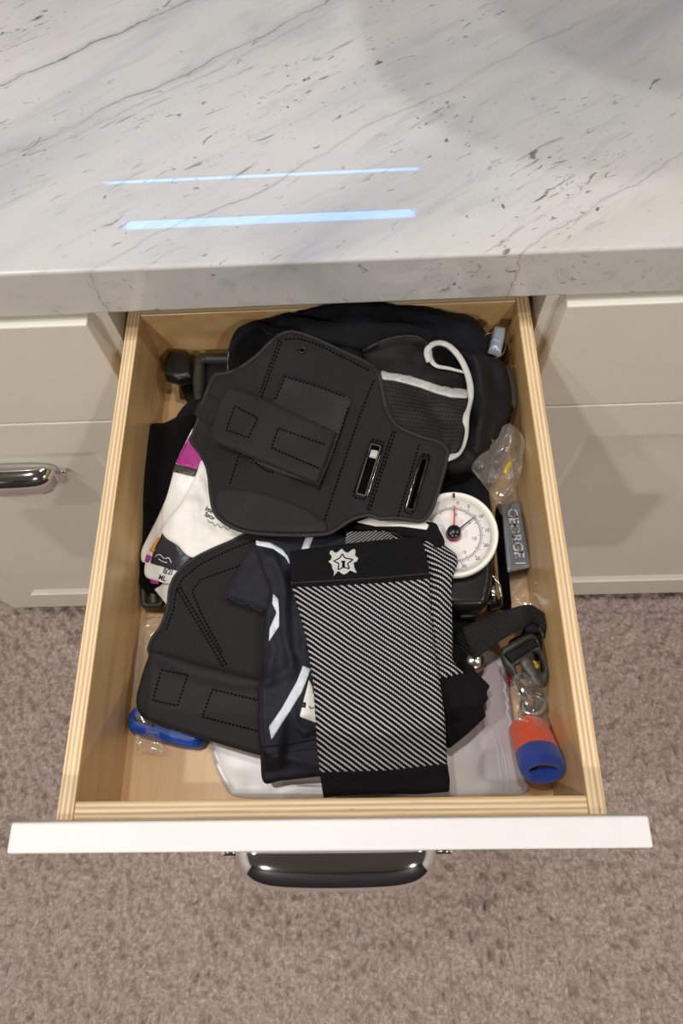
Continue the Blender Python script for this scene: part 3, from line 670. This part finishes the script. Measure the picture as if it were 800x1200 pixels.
# ---- dial gauge
C0 = P(535, 619, .083); Rg = float(np.linalg.norm(P(587, 618, .083) - C0))
dg = thing('dial_gauge', 'round white dial gauge with red and black pointers on black body', 'gauge', Vector(C0) - Vector((0, 0, .055)), rot=(math.radians(6), math.radians(-3), math.radians(-4)))
LZ = .055
def gl(name, VF, m, parent=dg, smooth=True, **k): return mesh_obj(name, np.array(VF[0]) + (0, 0, LZ), VF[1], m, parent, smooth, local=True, **k)
hs = gl('housing', lathe([(0, -.055), (Rg*.80, -.055), (Rg*.86, -.05), (Rg*.90, -.008), (Rg*.9, -.004), (0, -.004)]), 'gauge_black')
gl('bezel', lathe([(Rg*.90, -.008), (Rg*.97, -.007), (Rg, -.003), (Rg*.995, .002), (Rg*.96, .0045), (Rg*.90, .0035), (Rg*.855, -.0005), (Rg*.85, -.004), (Rg*.9, -.008)], 72), 'rim_white')
fc = gl('dial_face', lathe([(0, -.0012), (Rg*.5, -.0012), (Rg*.87, -.0012), (Rg*.87, -.004), (0, -.004)], 64), 'dial_white')
V, F = [], []
for k in range(120):
    a = math.radians(90 - k*3)
    for r0, r1, wd in ((.60, .66 if k % 5 else .70, .00022), (.60, .55 if k % 10 == 0 else .60, .00022)):
        if abs(r0 - r1) < .01: continue
        c, s_ = math.cos(a), math.sin(a); n = len(V)
        for rr, q in ((r0, 1), (r1, 1), (r1, -1), (r0, -1)): V.append((c*rr*Rg - s_*wd*q, s_*rr*Rg + c*wd*q, -.0010))
        F.append([n, n + 1, n + 2, n + 3][::(1 if r1 < r0 else -1)])
gl('tick_marks', (V, F), 'dial_ink', smooth=False)
gl('scale_circle', lathe([(Rg*.597, -.0010), (Rg*.607, -.0010)], 96), 'dial_ink')
def dnum(s_, r, deg, size):
    a = math.radians(90 - deg); M = Matrix.Translation((math.cos(a)*r*Rg, math.sin(a)*r*Rg, LZ - .0010))
    o = text('numeral', s_, size, M, 'dial_ink'); o.parent = dg
for k, n_ in enumerate(('0', '5', '10', '15', '20', '25', '30', '35', '40', '45', '50', '55')): dnum(n_, .765, k*27 if k else 8, .0042)
for n_, d_ in (('0', 8), ('5', 50), ('10', 100), ('15', 150), ('20', 200), ('25', 250), ('30', 292)): dnum(n_, .47, d_, .0042)
def bar(deg, r0, r1, w0, w1, z, t=.0008):
    a = math.radians(90 - deg); c, s_ = math.cos(a), math.sin(a); V = []
    for zz in (z, z + t):
        for rr, w_ in ((r0, w0), (r1, w1), (r1, -w1), (r0, -w0)): V.append((c*rr*Rg - s_*w_, s_*rr*Rg + c*w_, zz))
    return V, [[3, 2, 1, 0], [4, 5, 6, 7], [0, 1, 5, 4], [1, 2, 6, 5], [2, 3, 7, 6], [3, 0, 4, 7]]
gl('red_pointer', bar(2, .1, .66, .0008, .0006, .0015), 'red_paint', smooth=False); gl('black_pointer', bar(50, .1, .66, .0007, .0003, .0028), 'ink', smooth=False)
gl('red_disc', lathe([(0, .0012), (Rg*.172, .0012), (Rg*.172, .0002), (0, .0002)], 32), 'red_paint')
gl('knob', lathe([(0, .011), (Rg*.13, .011), (Rg*.155, .0095), (Rg*.165, .0015), (0, .0015)], 32), 'gauge_black')
gl('index_mark', bar(0, .84, .95, .0012, .0009, .0035, .001), 'ink', smooth=False)
SOLID.append(bvh(np.array(lathe([(0, -.005), (Rg, .0), (Rg, -.05)], 32)[0]) + C0, lathe([(0, -.005), (Rg, .0), (Rg, -.05)], 32)[1]))
gbod = [(505, 660), (532, 668), (560, 662), (577, 652), (574, 690), (569, 715), (562, 720), (534, 721), (512, 716)]
s = sheet('body', gbod, .022, 'gauge_black', None, z=.046, sp=4, smooth=False, drape=False, edge=.25)
def adopt(o, root):            # hang a world-placed mesh under a turned root
    bpy.context.view_layer.update(); o.parent = root; o.matrix_parent_inverse = root.matrix_world.inverted()
adopt(s['o'], dg)
s = sheet('base_lip', [(536, 719), (562, 717), (562, 725), (538, 726)], .010, 'plastic_black', None, z=.04, sp=3, smooth=False, drape=False); adopt(s['o'], dg)
cl = thing('spring_clip', 'bent steel spring clip beside the gauge body', 'clip', cen([(580, 690)], .02))
mesh_obj('wire', *tube([Pv(573, 672, .05), Pv(579, 677, .05), Pv(585, 685, .048), Pv(587, 697, .045), Pv(588, 709, .04)], .0012, 8), 'steel', cl, solid=True)
mesh_obj('roller', *tube([Pv(575, 687, .044), Pv(577, 694, .043), Pv(579, 702, .042)], .0036, 12), 'steel', cl)
mesh_obj('plate', *tube([Pv(571, 676, .036), Pv(575, 700, .036), Pv(580, 713, .036)], .006, 10, flat=.4), 'plastic_black', cl)
sheet('lower_plate', [(570, 700), (588, 704), (590, 716), (572, 716)], .030, 'plastic_black', cl, z=.004, sp=4, smooth=False, drape=False)
bd_ = thing('metal_barrel', 'small steel barrel half under the black webbing loop', 'barrel', cen([(553, 774)], .01))
V, F = lathe([(0, .012), (.006, .0115), (.0095, .009), (.0105, 0), (0, 0)], 24); mesh_obj('cap', np.array(V) + P(553, 776, .022), F, 'steel', bd_)
V, F = lathe([(0, 0), (.0105, 0), (.0105, -.02), (0, -.02)], 24); mesh_obj('barrel', np.array(V) + P(553, 776, .022), F, 'plastic_black', bd_)
# ---- mesh running vest with silver edging
vs = thing('running_vest', 'black mesh running vest with silver reflective edging', 'vest', cen([(510, 470)], .04))
s1 = sheet('body', [(424, 416), (445, 402), (464, 395), (488, 394), (503, 402), (540, 410), (564, 418), (588, 426), (597, 447), (599, 476), (590, 502), (572, 530), (554, 549), (530, 556), (500, 545), (450, 520), (430, 470)], .010, 'fine_mesh', vs,
           z=[(460, 400, .098), (500, 480, .088), (590, 460, .075), (540, 540, .075), (560, 430, .088)], sp=4, noise=.003, ns=.03, folds=[([(556, 425), (566, 470), (556, 530)], 8, .008), ([(530, 410), (545, 440), (548, 500)], 6, -.004)])
s2 = sheet('mesh_pocket', [(438, 432), (448, 441), (478, 447), (510, 458), (545, 464), (547, 480), (543, 515), (534, 533), (515, 540), (480, 530), (445, 500)], .005, 'sport_mesh', vs, z=.095, sp=4, noise=.002, folds=[([(500, 470), (520, 500), (520, 530)], 10, -.004)], uvang=.2)
tr_ = s1['tr'] + s2['tr']
decal('silver_edging', [(446, 437), (462, 439), (479, 442), (496, 447), (513, 453), (530, 458), (547, 459), (547, 467), (528, 466), (510, 461), (494, 455), (477, 450), (460, 446), (446, 445)], 'reflective_dim', vs, tr_, .002)
loop = catmull([(503, 424), (500, 412), (506, 404), (517, 402), (529, 408), (541, 423), (549, 443), (551, 463), (546, 487), (544, 513), (536, 531), (522, 538)], False)
pts = []
for a in resample(loop, 3, False):
    h = hit(a[0], a[1], tr_); pts.append((h[0] if h else Pv(a[0], a[1], .095)) + Vector((0, 0, .003)))
zz = np.array([p.z for p in pts])
for _ in range(10): zz = np.r_[zz[:1], (zz[:-2] + zz[1:-1] + zz[2:])/3, zz[-1:]]
pts = [Pv(a[0], a[1], z_ - ZF + .001) for a, z_ in zip(resample(loop, 3, False), zz)]
V, F = tube(pts, .0032, 8, flat=.55); mesh_obj('silver_edging', V, F, 'reflective_dim', vs)
lp2 = on_path([(502, 412), (504, 423), (511, 431), (526, 434), (545, 439)], tr_, .003, 3, True); mesh_obj('silver_edging', *tube(lp2, [.0028*(1 - .5*i/len(lp2)) for i in range(len(lp2))], 8, flat=.55), 'reflective_dim', vs)
decal('arm_opening_shade', [(508, 412), (518, 408), (530, 416), (540, 432), (528, 430), (514, 427)], 'thread_black', vs, tr_, .0004, smooth=True)  # black patch paints the dark inside the arm opening; the cloth is not cut
seam('mesh_hem', [(421, 414), (445, 401), (466, 395), (488, 395), (503, 405)], 'binding_black', vs, s1['tr'], .0015, 0, True)
one('grey_strap', 'short grey webbing strap between vest and drawer side', 'strap', [(592, 428), (600, 440), (606, 460), (604, 478), (597, 474), (594, 450)], .004, 'plastic_grey', z=.06, sp=3)
pc = thing('plastic_clip', 'small translucent blue-grey clip with wire ring in the corner', 'clip', cen([(580, 403)], .04))
sheet('clip_body', [(578, 386), (592, 388), (590, 402), (586, 419), (571, 414), (575, 398)], .009, 'clip_plastic', pc, z=.088, sp=2.5, smooth=False, drape=False, edge=.4)
sheet('clip_jaw', [(574, 400), (588, 404), (586, 410), (573, 406)], .012, 'clip_plastic', pc, z=.088, sp=2.5, smooth=False, drape=False, edge=.4)
mesh_obj('wire_ring', *tube([Pv(577 + 15*math.cos(a), 405 + 15*math.sin(a), .086) for a in np.linspace(0, 2*math.pi, 32, endpoint=False)], .0007, 6, True), 'steel', pc)
# ---- lower left brace
b2 = thing('wrist_brace', 'black neoprene brace with wide strap under navy shorts', 'brace', cen([(240, 760)], .02))
s = sheet('body', [(300, 625), (270, 636), (231, 654), (209, 672), (200, 690), (197, 713), (189, 735), (178, 752), (181, 770), (240, 800), (330, 800), (345, 700), (340, 640)], .005, 'neoprene', b2,
          z=[(230, 660, .05), (185, 745, .04), (310, 640, .062), (280, 760, .045)], sp=4, edge=.8)
binding(s, .0016, 'binding_black', b2)
stitches('stitching', [[(207, 690), (235, 737), (263, 784)], [(211, 688), (239, 735), (267, 782)], [(286, 661), (234, 680), (225, 693), (237, 722), (262, 768)], [(303, 632), (272, 643), (235, 661), (214, 678), (206, 694), (203, 715), (194, 740)]], 'thread_black', b2, s['tr'])
s = sheet('strap', [(182, 765), (173, 774), (164, 802), (160, 822), (165, 838), (183, 848), (241, 867), (303, 885), (330, 890), (335, 803), (303, 796), (237, 779)], .006, 'neoprene_strap', b2, z=[(170, 810, .036), (300, 850, .044), (230, 820, .042)], sp=4, edge=.8)
stitches('stitching', [[(189, 785), (220, 791), (208, 827), (179, 821), (189, 785)], [(303, 821), (249, 808), (237, 840), (303, 857)]], 'thread_black', b2, s['tr'])
# ---- navy running shorts
sh = thing('running_shorts', 'navy running shorts with silver reflective arrow stripes', 'shorts', cen([(335, 780)], .03))
s0 = sheet('inner_leg', [(301, 640), (288, 652), (276, 674), (263, 697), (266, 703), (286, 710), (308, 718), (325, 712), (325, 660)], .006, 'navy_mesh', sh, z=.062, sp=3.5, noise=.002, ns=.06)
rf = [(264, 698), (268, 704), (273, 702), (278, 708), (284, 706), (289, 711), (296, 710), (302, 715), (309, 716)]
seam('ruffled_hem', rf, 'navy_cloth', sh, s0['tr'], .0016, .0005, True); seam('ruffled_hem', [(266, 696), (274, 700), (284, 703), (296, 708), (308, 712)], 'navy_mesh', sh, s0['tr'], .001, 0, True)
s = sheet('leg_panel', [(300, 633), (302, 652), (308, 670), (316, 687), (315, 702), (310, 722), (307, 752), (306, 776), (303, 800), (302, 850), (305, 888), (309, 917), (330, 915), (374, 910), (410, 905), (420, 780), (425, 660), (408, 629), (376, 626), (330, 627)], .006, 'navy_cloth', sh,
          z=[(310, 640, .07), (340, 720, .066), (320, 900, .03), (400, 640, .07), (390, 860, .042), (306, 800, .056)], sp=3.5, noise=.0015, ns=.05,
          folds=[([(322, 655), (334, 690), (333, 740), (345, 790)], 5, .004), ([(312, 720), (322, 760), (316, 800)], 5, .003), ([(345, 670), (345, 720), (350, 770)], 6, -.003), ([(312, 800), (335, 790), (355, 760)], 6, .003), ([(345, 832), (350, 852), (358, 860), (368, 856)], 3, .003), ([(312, 900), (340, 890), (372, 896)], 5, .002)])
tr_ = s['tr']
for q in ([(300, 634), (316, 636), (331, 644), (339, 655), (339.5, 662), (334, 653), (320, 643), (300, 639)], [(359, 628), (368, 627), (361, 646), (352, 646)],
          [(320, 696), (326, 702), (327, 718), (327, 734), (315, 752), (316, 736), (324, 718), (319, 708)], [(355, 780), (364, 784), (354, 810), (338, 836), (318, 867), (315, 852), (330, 830), (348, 798)]):
    decal('reflective_stripe', q, 'reflective', sh, tr_, .0004, 2.5)
tg = decal('care_label', [(362, 797), (366, 804), (373, 848), (351, 840)], 'white_paper', sh, tr_, .0012, 3)
decal('care_symbol', [(354, 823), (359, 824), (358, 830), (353, 829)], 'ink', sh, tr_, .0016, 2)
seam('care_symbol', [(362, 828), (365, 831), (368, 829)], 'ink', sh, tr_, .0004, .002)
seam('hem_seam', [(307, 875), (335, 873), (372, 866), (405, 862)], 'navy_dark', sh, tr_, .0007)
stitches('stitching', [[(311, 760), (307, 800), (308, 850), (313, 905)], [(309, 885), (372, 877)]], 'black_knit', sh, tr_, 1.5, 1.5, .0004)
# ---- second compression sleeve
c2 = thing('calf_sleeve', 'compression sleeve with black end cuff lying under the crested sleeve', 'sleeve', cen([(500, 760)], .03), 'knit compression sleeves')
s = sheet('knit_body', [(404, 640), (406, 625), (440, 622), (488, 620), (518, 638), (535, 650), (536, 661), (529, 680), (530, 740), (530, 774), (543, 789), (513, 797), (470, 800), (420, 790)], .006, 'diagonal_knit', c2,
          z=[(470, 640, .070), (530, 660, .087), (525, 760, .062), (450, 760, .065)], sp=4, smooth=False, noise=.002, folds=[([(500, 640), (515, 665), (512, 760)], 7, .003)], uvang=math.radians(-4))
decal('inner_lining', [(404, 639), (406, 624), (440, 623), (458, 624), (462, 631), (447, 634)], 'inner_knit', c2, s['tr'], .0008)
sheet('top_cuff', [(414, 620), (423, 613), (446, 611), (480, 612), (508, 613), (515, 622), (521, 637), (511, 642), (503, 635), (490, 634), (474, 631), (458, 623), (440, 621)], .006, 'black_knit', c2, z=[(420, 615, .074), (510, 620, .088)], sp=3)
sheet('end_cuff', [(505, 795), (524, 795), (542, 789), (537, 772), (548, 778), (574, 804), (570, 811), (571, 819), (566, 826), (569, 840), (548, 860), (527, 877), (512, 872), (500, 830)], .008, 'black_knit', c2, z=[(520, 800, .05), (570, 810, .035), (525, 870, .03)], sp=3.5, smooth=False, noise=.002, ns=.05)
sheet('cuff_fold', [(510, 850), (540, 846), (568, 838), (548, 860), (527, 876)], .003, 'black_knit', c2, z=.03, sp=4, smooth=False)
# ---- crested compression sleeve on top
c1 = thing('calf_sleeve', 'compression sleeve with a white crest on its black top cuff', 'sleeve', cen([(440, 800)], .04), 'knit compression sleeves')
s = sheet('knit_body', [(341, 680), (342, 688), (351, 720), (359, 750), (367, 802), (371, 870), (375, 908), (450, 906), (524, 897), (521, 840), (511, 769), (505, 712), (504, 676), (440, 670)], .006, 'diagonal_knit', c1,
          z=[(420, 690, .078), (440, 800, .074), (380, 900, .058), (520, 890, .055)], sp=4, smooth=False, noise=.0015, uvang=math.radians(-4))
sheet('end_cuff', [(374, 905), (377, 922), (379, 935), (410, 932), (450, 930), (490, 931), (526, 928), (527, 915), (524, 895), (450, 903)], .008, 'black_knit', c1, z=[(380, 930, .056), (520, 920, .054)], sp=3.5, smooth=False, noise=.001)
s = sheet('top_cuff', [(339, 646), (342, 688), (380, 687), (447, 683), (504, 678), (499, 650), (494, 630), (447, 633), (402, 638), (370, 642)], .006, 'black_knit', c1, z=[(345, 660, .078), (500, 650, .090), (420, 660, .082)], sp=3.5, smooth=False, noise=.001,
          folds=[([(420, 650), (450, 655), (490, 645)], 4, .002), ([(430, 662), (465, 664), (495, 656)], 3, -.002)])
seam('cuff_seam', [(342, 683), (380, 681), (447, 677), (502, 672)], 'binding_black', c1, s['tr'], .0006)
k6 = lambda L: [(320 + x/5.333, 630 + y/5.333) for x, y in L]
decal('crest', k6([(352, 98), (360, 82), (372, 84), (388, 98), (405, 92), (428, 70), (450, 92), (468, 98), (485, 82), (505, 72), (516, 84), (510, 112), (532, 132), (522, 150), (502, 158), (508, 190), (522, 222), (500, 214), (480, 205), (462, 222), (440, 232), (420, 220), (408, 208), (378, 240), (382, 215), (368, 190), (366, 168), (345, 152), (362, 140), (366, 120)]), 'reflective_dim', c1, s['tr'], .001, 1.6)
for q in (k6([(432, 104), (447, 130), (500, 140), (465, 165), (478, 200), (440, 188), (405, 205), (412, 165), (378, 150), (418, 130)]),): seam('crest_star', q, 'thread_black', c1, s['tr'], .00055, .0013, closed=True)
decal('crest_keyhole', k6([(424, 150), (452, 150), (446, 165), (449, 186), (430, 186), (433, 165)]), 'thread_black', c1, s['tr'], .0018, 1.2)
# ---- big neoprene brace on top of the pile
wh = one('white_strap', 'white fabric strap peeking out below the large brace', 'strap', [(418, 612), (432, 606), (446, 608), (470, 607), (505, 610), (500, 621), (470, 617), (440, 617)], .002, 'white_paper', z=.08, sp=3, smooth=False)
bb = thing('neoprene_brace', 'large black neoprene brace with stitched pockets and metal slots', 'brace', cen([(370, 520)], .05))
bo = [(252, 442), (262, 440), (280, 434), (300, 420), (314, 406), (326, 396), (338, 391), (350, 392), (370, 399), (400, 413), (420, 422), (436, 431), (444, 442), (448, 460), (452, 480), (462, 498), (474, 506), (494, 514), (514, 520), (523, 529), (522, 540), (518, 558), (510, 584), (503, 602), (494, 611), (480, 610), (462, 608), (446, 609), (434, 605), (424, 606), (410, 611), (396, 620), (384, 626), (365, 628), (340, 628), (316, 627), (294, 625), (276, 620), (261, 611), (252, 600), (248, 580), (246, 560), (242, 544), (233, 529), (225, 518), (228, 508), (234, 490), (242, 464)]
slot1 = [(435, 520), (446, 523), (428, 581), (417, 578)]; slot2 = [(494, 537), (501, 538.5), (484, 598), (477, 596)]
s = sheet('body', bo, .0055, 'neoprene', bb, z=[(338, 395, .106), (440, 440, .104), (515, 530, .098), (500, 600, .095), (380, 620, .090), (290, 615, .078), (230, 515, .070), (260, 445, .084), (360, 500, .102)], sp=3.6, holes=[slot1, slot2], soft=25, edge=.8)
BT = s['tr']; binding(s, .0021, 'binding_black', bb)
pk1 = sheet('pocket', [(332, 438), (372, 450), (408, 463), (413, 469), (409, 478), (402, 500), (388, 538), (374, 570), (330, 556), (290, 540), (310, 490)], .0018, 'neoprene_smooth', bb, z=.05, sp=4, smooth=False, edge=1.2)
lf = sheet('lower_flap', [(256, 573), (276, 573), (296, 575), (328, 584), (360, 598), (382, 613), (384, 623), (350, 625), (316, 624), (294, 622), (277, 617), (263, 609), (255, 598), (252, 582)], .0016, 'neoprene_strap', bb, z=.05, sp=4, smooth=False)
BT2 = BT + pk1['tr'] + lf['tr']
stitches('stitching', [[(330, 400), (306, 466), (280, 534), (268, 571)], [(327, 399), (303, 464)], [(438, 446), (424, 480), (400, 550), (380, 610)], [(463, 506), (448, 552), (432, 602)], [(460, 505), (445, 551), (429, 601)], [(491, 521), (478, 566), (466, 606)],
                        [(334, 398), (350, 397), (372, 404), (400, 418), (432, 434)], [(333, 441), (372, 453), (407, 466)], [(334, 441), (322, 470)], [(408, 478), (388, 538), (374, 574)], [(292, 536), (312, 552), (320, 554)]], 'thread_black', bb, BT2)
for q in (slot1, slot2):
    c = np.array(q).mean(0); g = lambda k: [tuple(c + (np.array(p) - c)*k) for p in q]
    def grow(d): return [tuple(np.array(p) + d*(np.array(p) - c)/np.linalg.norm(np.array(p) - c)*np.array((1.6, 1))) for p in q]
    stitches('stitching', [grow(5) + grow(5)[:1]], 'thread_black', bb, BT)
    pth = []
    for a in resample(np.array(q, float), 3): 
        h = top = P(a[0], a[1], .1); a2 = a + (a - c)*np.array((.45, .06)); hh = hit(a2[0], a2[1], BT); pth.append(Pv(a[0], a[1], hh[0].z - ZF) if hh else Vector(h))
    mesh_obj('slot_rim', *tube(pth, .0008, 6, True), 'plastic_black' if q is slot2 else 'plastic_grey', bb)
def edge_line(q, m, dx):
    pth = [Pv(x, y, h[0].z - ZF + .0008) for x, y, h in ((x, y, hit(x + dx, y, BT)) for x, y in q) if h]
    if len(pth) > 1: mesh_obj('metal_edge', *tube(pth, .00055, 6), m, bb)
edge_line([(448.3, 524), (439.3, 553), (430.3, 581.5)], 'steel', 4); edge_line([(491.7, 540), (483, 568), (475.5, 596)], 'steel', -4)
sheet('slot_bar', [(435, 527), (444, 529), (441, 538), (432, 536)], .003, 'reflective_dim', bb, z=.101, sp=2.5, smooth=False, drape=False)
sheet('slot_backing', [(430, 515), (450, 520), (430, 586), (412, 582)], .002, 'thread_black', bb, z=.0945, sp=5, smooth=False, drape=False)
sheet('slot_backing', [(490, 533), (505, 535), (487, 602), (472, 598)], .002, 'thread_black', bb, z=.0915, sp=5, smooth=False, drape=False)
ht = sheet('hook_tab', [(243, 462), (258, 470), (262, 480), (250, 502), (246, 498), (227, 486), (232, 474)], .0025, 'hook_tape', bb, z=.078, sp=3, smooth=False)
st = sheet('strap', [(263, 460), (267, 456), (273, 455), (304, 466), (335, 480), (391, 506), (393, 511), (373, 564), (369, 567), (330, 551), (286, 533), (256, 520), (250, 513), (249, 503), (254, 484)], .0045, 'neoprene_strap', bb, z=[(260, 480, .088), (380, 540, .112), (320, 500, .102)], sp=3.6, edge=.8)
stitches('stitching', [[(275, 476), (302, 490), (291, 513), (265, 504), (275, 476)], [(380, 521), (326, 502), (318, 525), (374, 549)]], 'thread_black', bb, st['tr'])
pth = on_path([(350, 410), (353, 408), (357, 409), (358, 412), (355, 414), (351, 413)], BT, .0006, 1, True, True); mesh_obj('eyelet', *tube(pth, .0011, 6, True), 'plastic_black', bb)
decal('eyelet_hole_shade', [(351, 410), (355, 409), (357, 411), (355, 413), (352, 413)], 'thread_black', bb, BT, .0002, 1.5)  # the dark of the hole, painted as a black spot
# ---- webbing loop with side-release buckle, right front
stp = thing('buckle_strap', 'black webbing loop with grey side-release buckle', 'strap', cen([(600, 750)], .01))
sheet('under_fold', [(532, 745), (537, 738), (548, 736), (562, 766), (556, 771), (544, 768), (535, 758)], .012, 'webbing', stp, z=.030, sp=3, drape=False)
s = sheet('webbing', [(541, 736), (548, 732), (580, 719), (616, 709), (630, 714), (642, 724), (648, 735), (646, 745), (640, 749), (634, 738), (627, 729), (615, 735), (588, 750), (560, 769), (552, 762), (545, 750)], .004, 'webbing', stp,
          z=[(545, 750, .044), (600, 725, .062), (640, 735, .050), (645, 747, .035)], sp=3, drape=False, edge=.6)
mesh_obj('side_turn', *tube([Vector((min(p.x, .176), p.y, p.z)) for p in (Pv(640, 733, .048), Pv(643, 739, .036), Pv(640, 746, .024), Pv(632, 750, .018), Pv(620, 750, .024))], .007, 10, flat=.5), 'webbing', stp)
sheet('webbing_tail', [(596, 752), (618, 742), (634, 742), (646, 760), (652, 788), (651, 797), (643, 792), (632, 775), (600, 775)], .006, 'webbing', stp, z=[(620, 750, .026), (648, 790, .012)], sp=3, drape=False)
bu = sheet('buckle', [(586, 765), (590, 758), (616, 744), (624, 744), (630, 752), (636, 768), (641, 784), (642, 797), (638, 806), (632, 808), (622, 802), (612, 796), (604, 800), (598, 790), (589, 779)], .007, 'plastic_dim', stp, z=[(600, 765, .044), (635, 800, .034)], sp=2.2, drape=False, edge=.5,
           holes=[[(590, 768), (618, 752), (626, 750), (629, 757), (598, 777)], [(624, 765), (630, 766), (636, 782), (634, 788), (628, 778)], [(603, 781), (610, 778), (611, 789), (606, 791)]])
sheet('webbing_bar', [(589, 767), (624, 747), (631, 758), (598, 780)], .005, 'webbing', bu['o'], z=.042, sp=3, smooth=False, drape=False)
sheet('tongue', [(609, 777), (619, 770), (632, 796), (636, 804), (629, 805), (620, 794)], .0035, 'plastic_grey', bu['o'], z=.0465, sp=2.5, drape=False, edge=.7)
decal('logo_mark', [(624, 774), (629, 776), (631, 784), (627, 783)], 'yellow_print', bu['o'], bu['tr'], .0003, 2)
# ---- steel ring key hardware in a clear bag, wristband
mb = thing('metal_ring', 'steel split ring and hook in a clear bag under buckle', 'ring', cen([(622, 822)], .01))
mesh_obj('ring', *tube([Pv(624 + 13*math.cos(a), 826 + 11*math.sin(a), .022 + .004*math.sin(a)) for a in np.linspace(0, 2*math.pi, 30, endpoint=False)], .0022, 8, True), 'steel', mb, solid=True)
mesh_obj('hook', *tube([Pv(606, 800, .026), Pv(612, 808, .03), Pv(618, 818, .026), Pv(626, 834, .020)], [.003, .004, .0045, .003], 10), 'steel', mb)
sheet('plate', [(612, 806), (636, 810), (640, 838), (622, 846), (612, 836)], .018, 'plastic_dim', mb, z=.003, sp=3.5, drape=False)
wr = thing('wristband', 'orange and blue terry wristband standing in the drawer corner', 'wristband', cen([(630, 880)]))
A, B = Pv(619, 853, .018), Pv(637, 904, .052); ax = (B - A); L_ = ax.length; ax.normalize(); sx_ = ax.cross(Vector((0, 0, 1))).normalized(); sz_ = sx_.cross(ax)
rw = .54*float(np.linalg.norm(P(609, 890, .038) - P(658, 888, .038))); n_, prof = 40, []
def wband(t0, t1, k, cap):
    V, F = [], []; rows = []
    for i in range(k + 1):
        t = t0 + (t1 - t0)*i/k; e = 1 - .10*(1 - t)**2 - (.10*max(0, (t - .9)/.1)**2); rows.append((t, e))
    if cap: rows += [(1.02, .80), (1.0, .66), (.8, .60), (.4, .58)]
    else: rows = [(.1, .55), (-.02, .62), (-.03, .75)] + rows
    for t, e in rows:
        c = A + ax*(L_*t)
        for j in range(n_):
            a = 2*math.pi*j/n_; q = 1 + .015*mnoise.noise(Vector((math.cos(a)*6, math.sin(a)*6, t*14)))
            zf = .80 if e > .7 else .50
            V.append(tuple(c + sx_*math.cos(a)*rw*e*q + sz_*math.sin(a)*rw*e*zf*q))
    for i in range(len(rows) - 1):
        for j in range(n_): F.append([i*n_ + j, i*n_ + (j + 1) % n_, (i + 1)*n_ + (j + 1) % n_, (i + 1)*n_ + j])
    return V, F
mesh_obj('orange_band', *wband(0, .62, 8, False), 'orange_terry', wr, solid=True); mesh_obj('blue_band', *wband(.62, 1.0, 6, True), 'blue_terry', wr, solid=True)
one('clear_bag', 'crumpled clear plastic bag between buckle and orange wristband', 'bag', [(598, 798), (612, 788), (634, 800), (646, 806), (647, 830), (642, 858), (630, 852), (614, 846), (604, 846), (600, 822)], .0005, 'clear_plastic', z=[(620, 820, .030), (640, 850, .014), (604, 840, .03)], sp=3.5, noise=.006, ns=.08)
# ---- clear plastic bags and grey label along the right side
gl_ = thing('name_strap', 'grey metallic name strip lettered GEORGE in a clear sleeve', 'name strip', cen([(605, 630)]))
sheet('clear_sleeve', [(586, 596), (594, 576), (613, 552), (618, 590), (624, 640), (632, 700), (634, 716), (600, 716), (594, 680), (589, 640)], .0005, 'clear_smooth', gl_, z=[(600, 600, .018), (625, 700, .008), (595, 690, .010)], sp=4, noise=.003, ns=.05, dip=.001)
s = sheet('strip', [(587, 592), (608, 586), (622, 665), (594, 671)], .0012, 'label_grey', gl_, z=.024, sp=4, smooth=False, soft=30)
text_on('lettering', 'GEORGE I', (598.5, 593.5), (609.5, 666), s['tr'], 'white_ink', gl_, .205, lift=.0032, bold=.0003)
one('tool_pouch', 'slim black pouch wedged between gauge and name strip', 'pouch', [(580, 600), (588, 596), (592, 640), (597, 690), (598, 716), (588, 712), (584, 670)], .02, 'black_velvet', z=.01, sp=4, drape=False)
cb = thing('clear_bag', 'crumpled clear plastic bag with yellow mark beside the vest', 'bag', cen([(590, 550)]))
s = sheet('film', [(552, 548), (565, 530), (580, 510), (594, 496), (600, 498), (608, 504), (615, 518), (613, 535), (610, 553), (602, 572), (595, 590), (589, 605), (581, 592), (573, 577), (562, 562)], .0005, 'clear_plastic', cb, z=[(560, 548, .075), (595, 500, .078), (610, 530, .06), (590, 600, .032)], sp=3, noise=.007, ns=.06, folds=[([(560, 550), (585, 540), (605, 515)], 5, .006), ([(575, 570), (592, 540), (600, 505)], 4, .005)])
decal('yellow_mark', [(590, 553), (592, 546), (597, 540), (599.5, 541), (597, 549), (593, 556)], 'yellow_print', cb, s['tr'], .0003, 2)
seam('seal_edge', [(589, 604), (597, 588), (604, 572), (610, 553), (613, 537)], 'clear_plastic', cb, s['tr'], .0007)
seam('seal_edge', [(553, 548), (563, 562), (574, 578), (582, 593)], 'clear_plastic', cb, s['tr'], .0007)
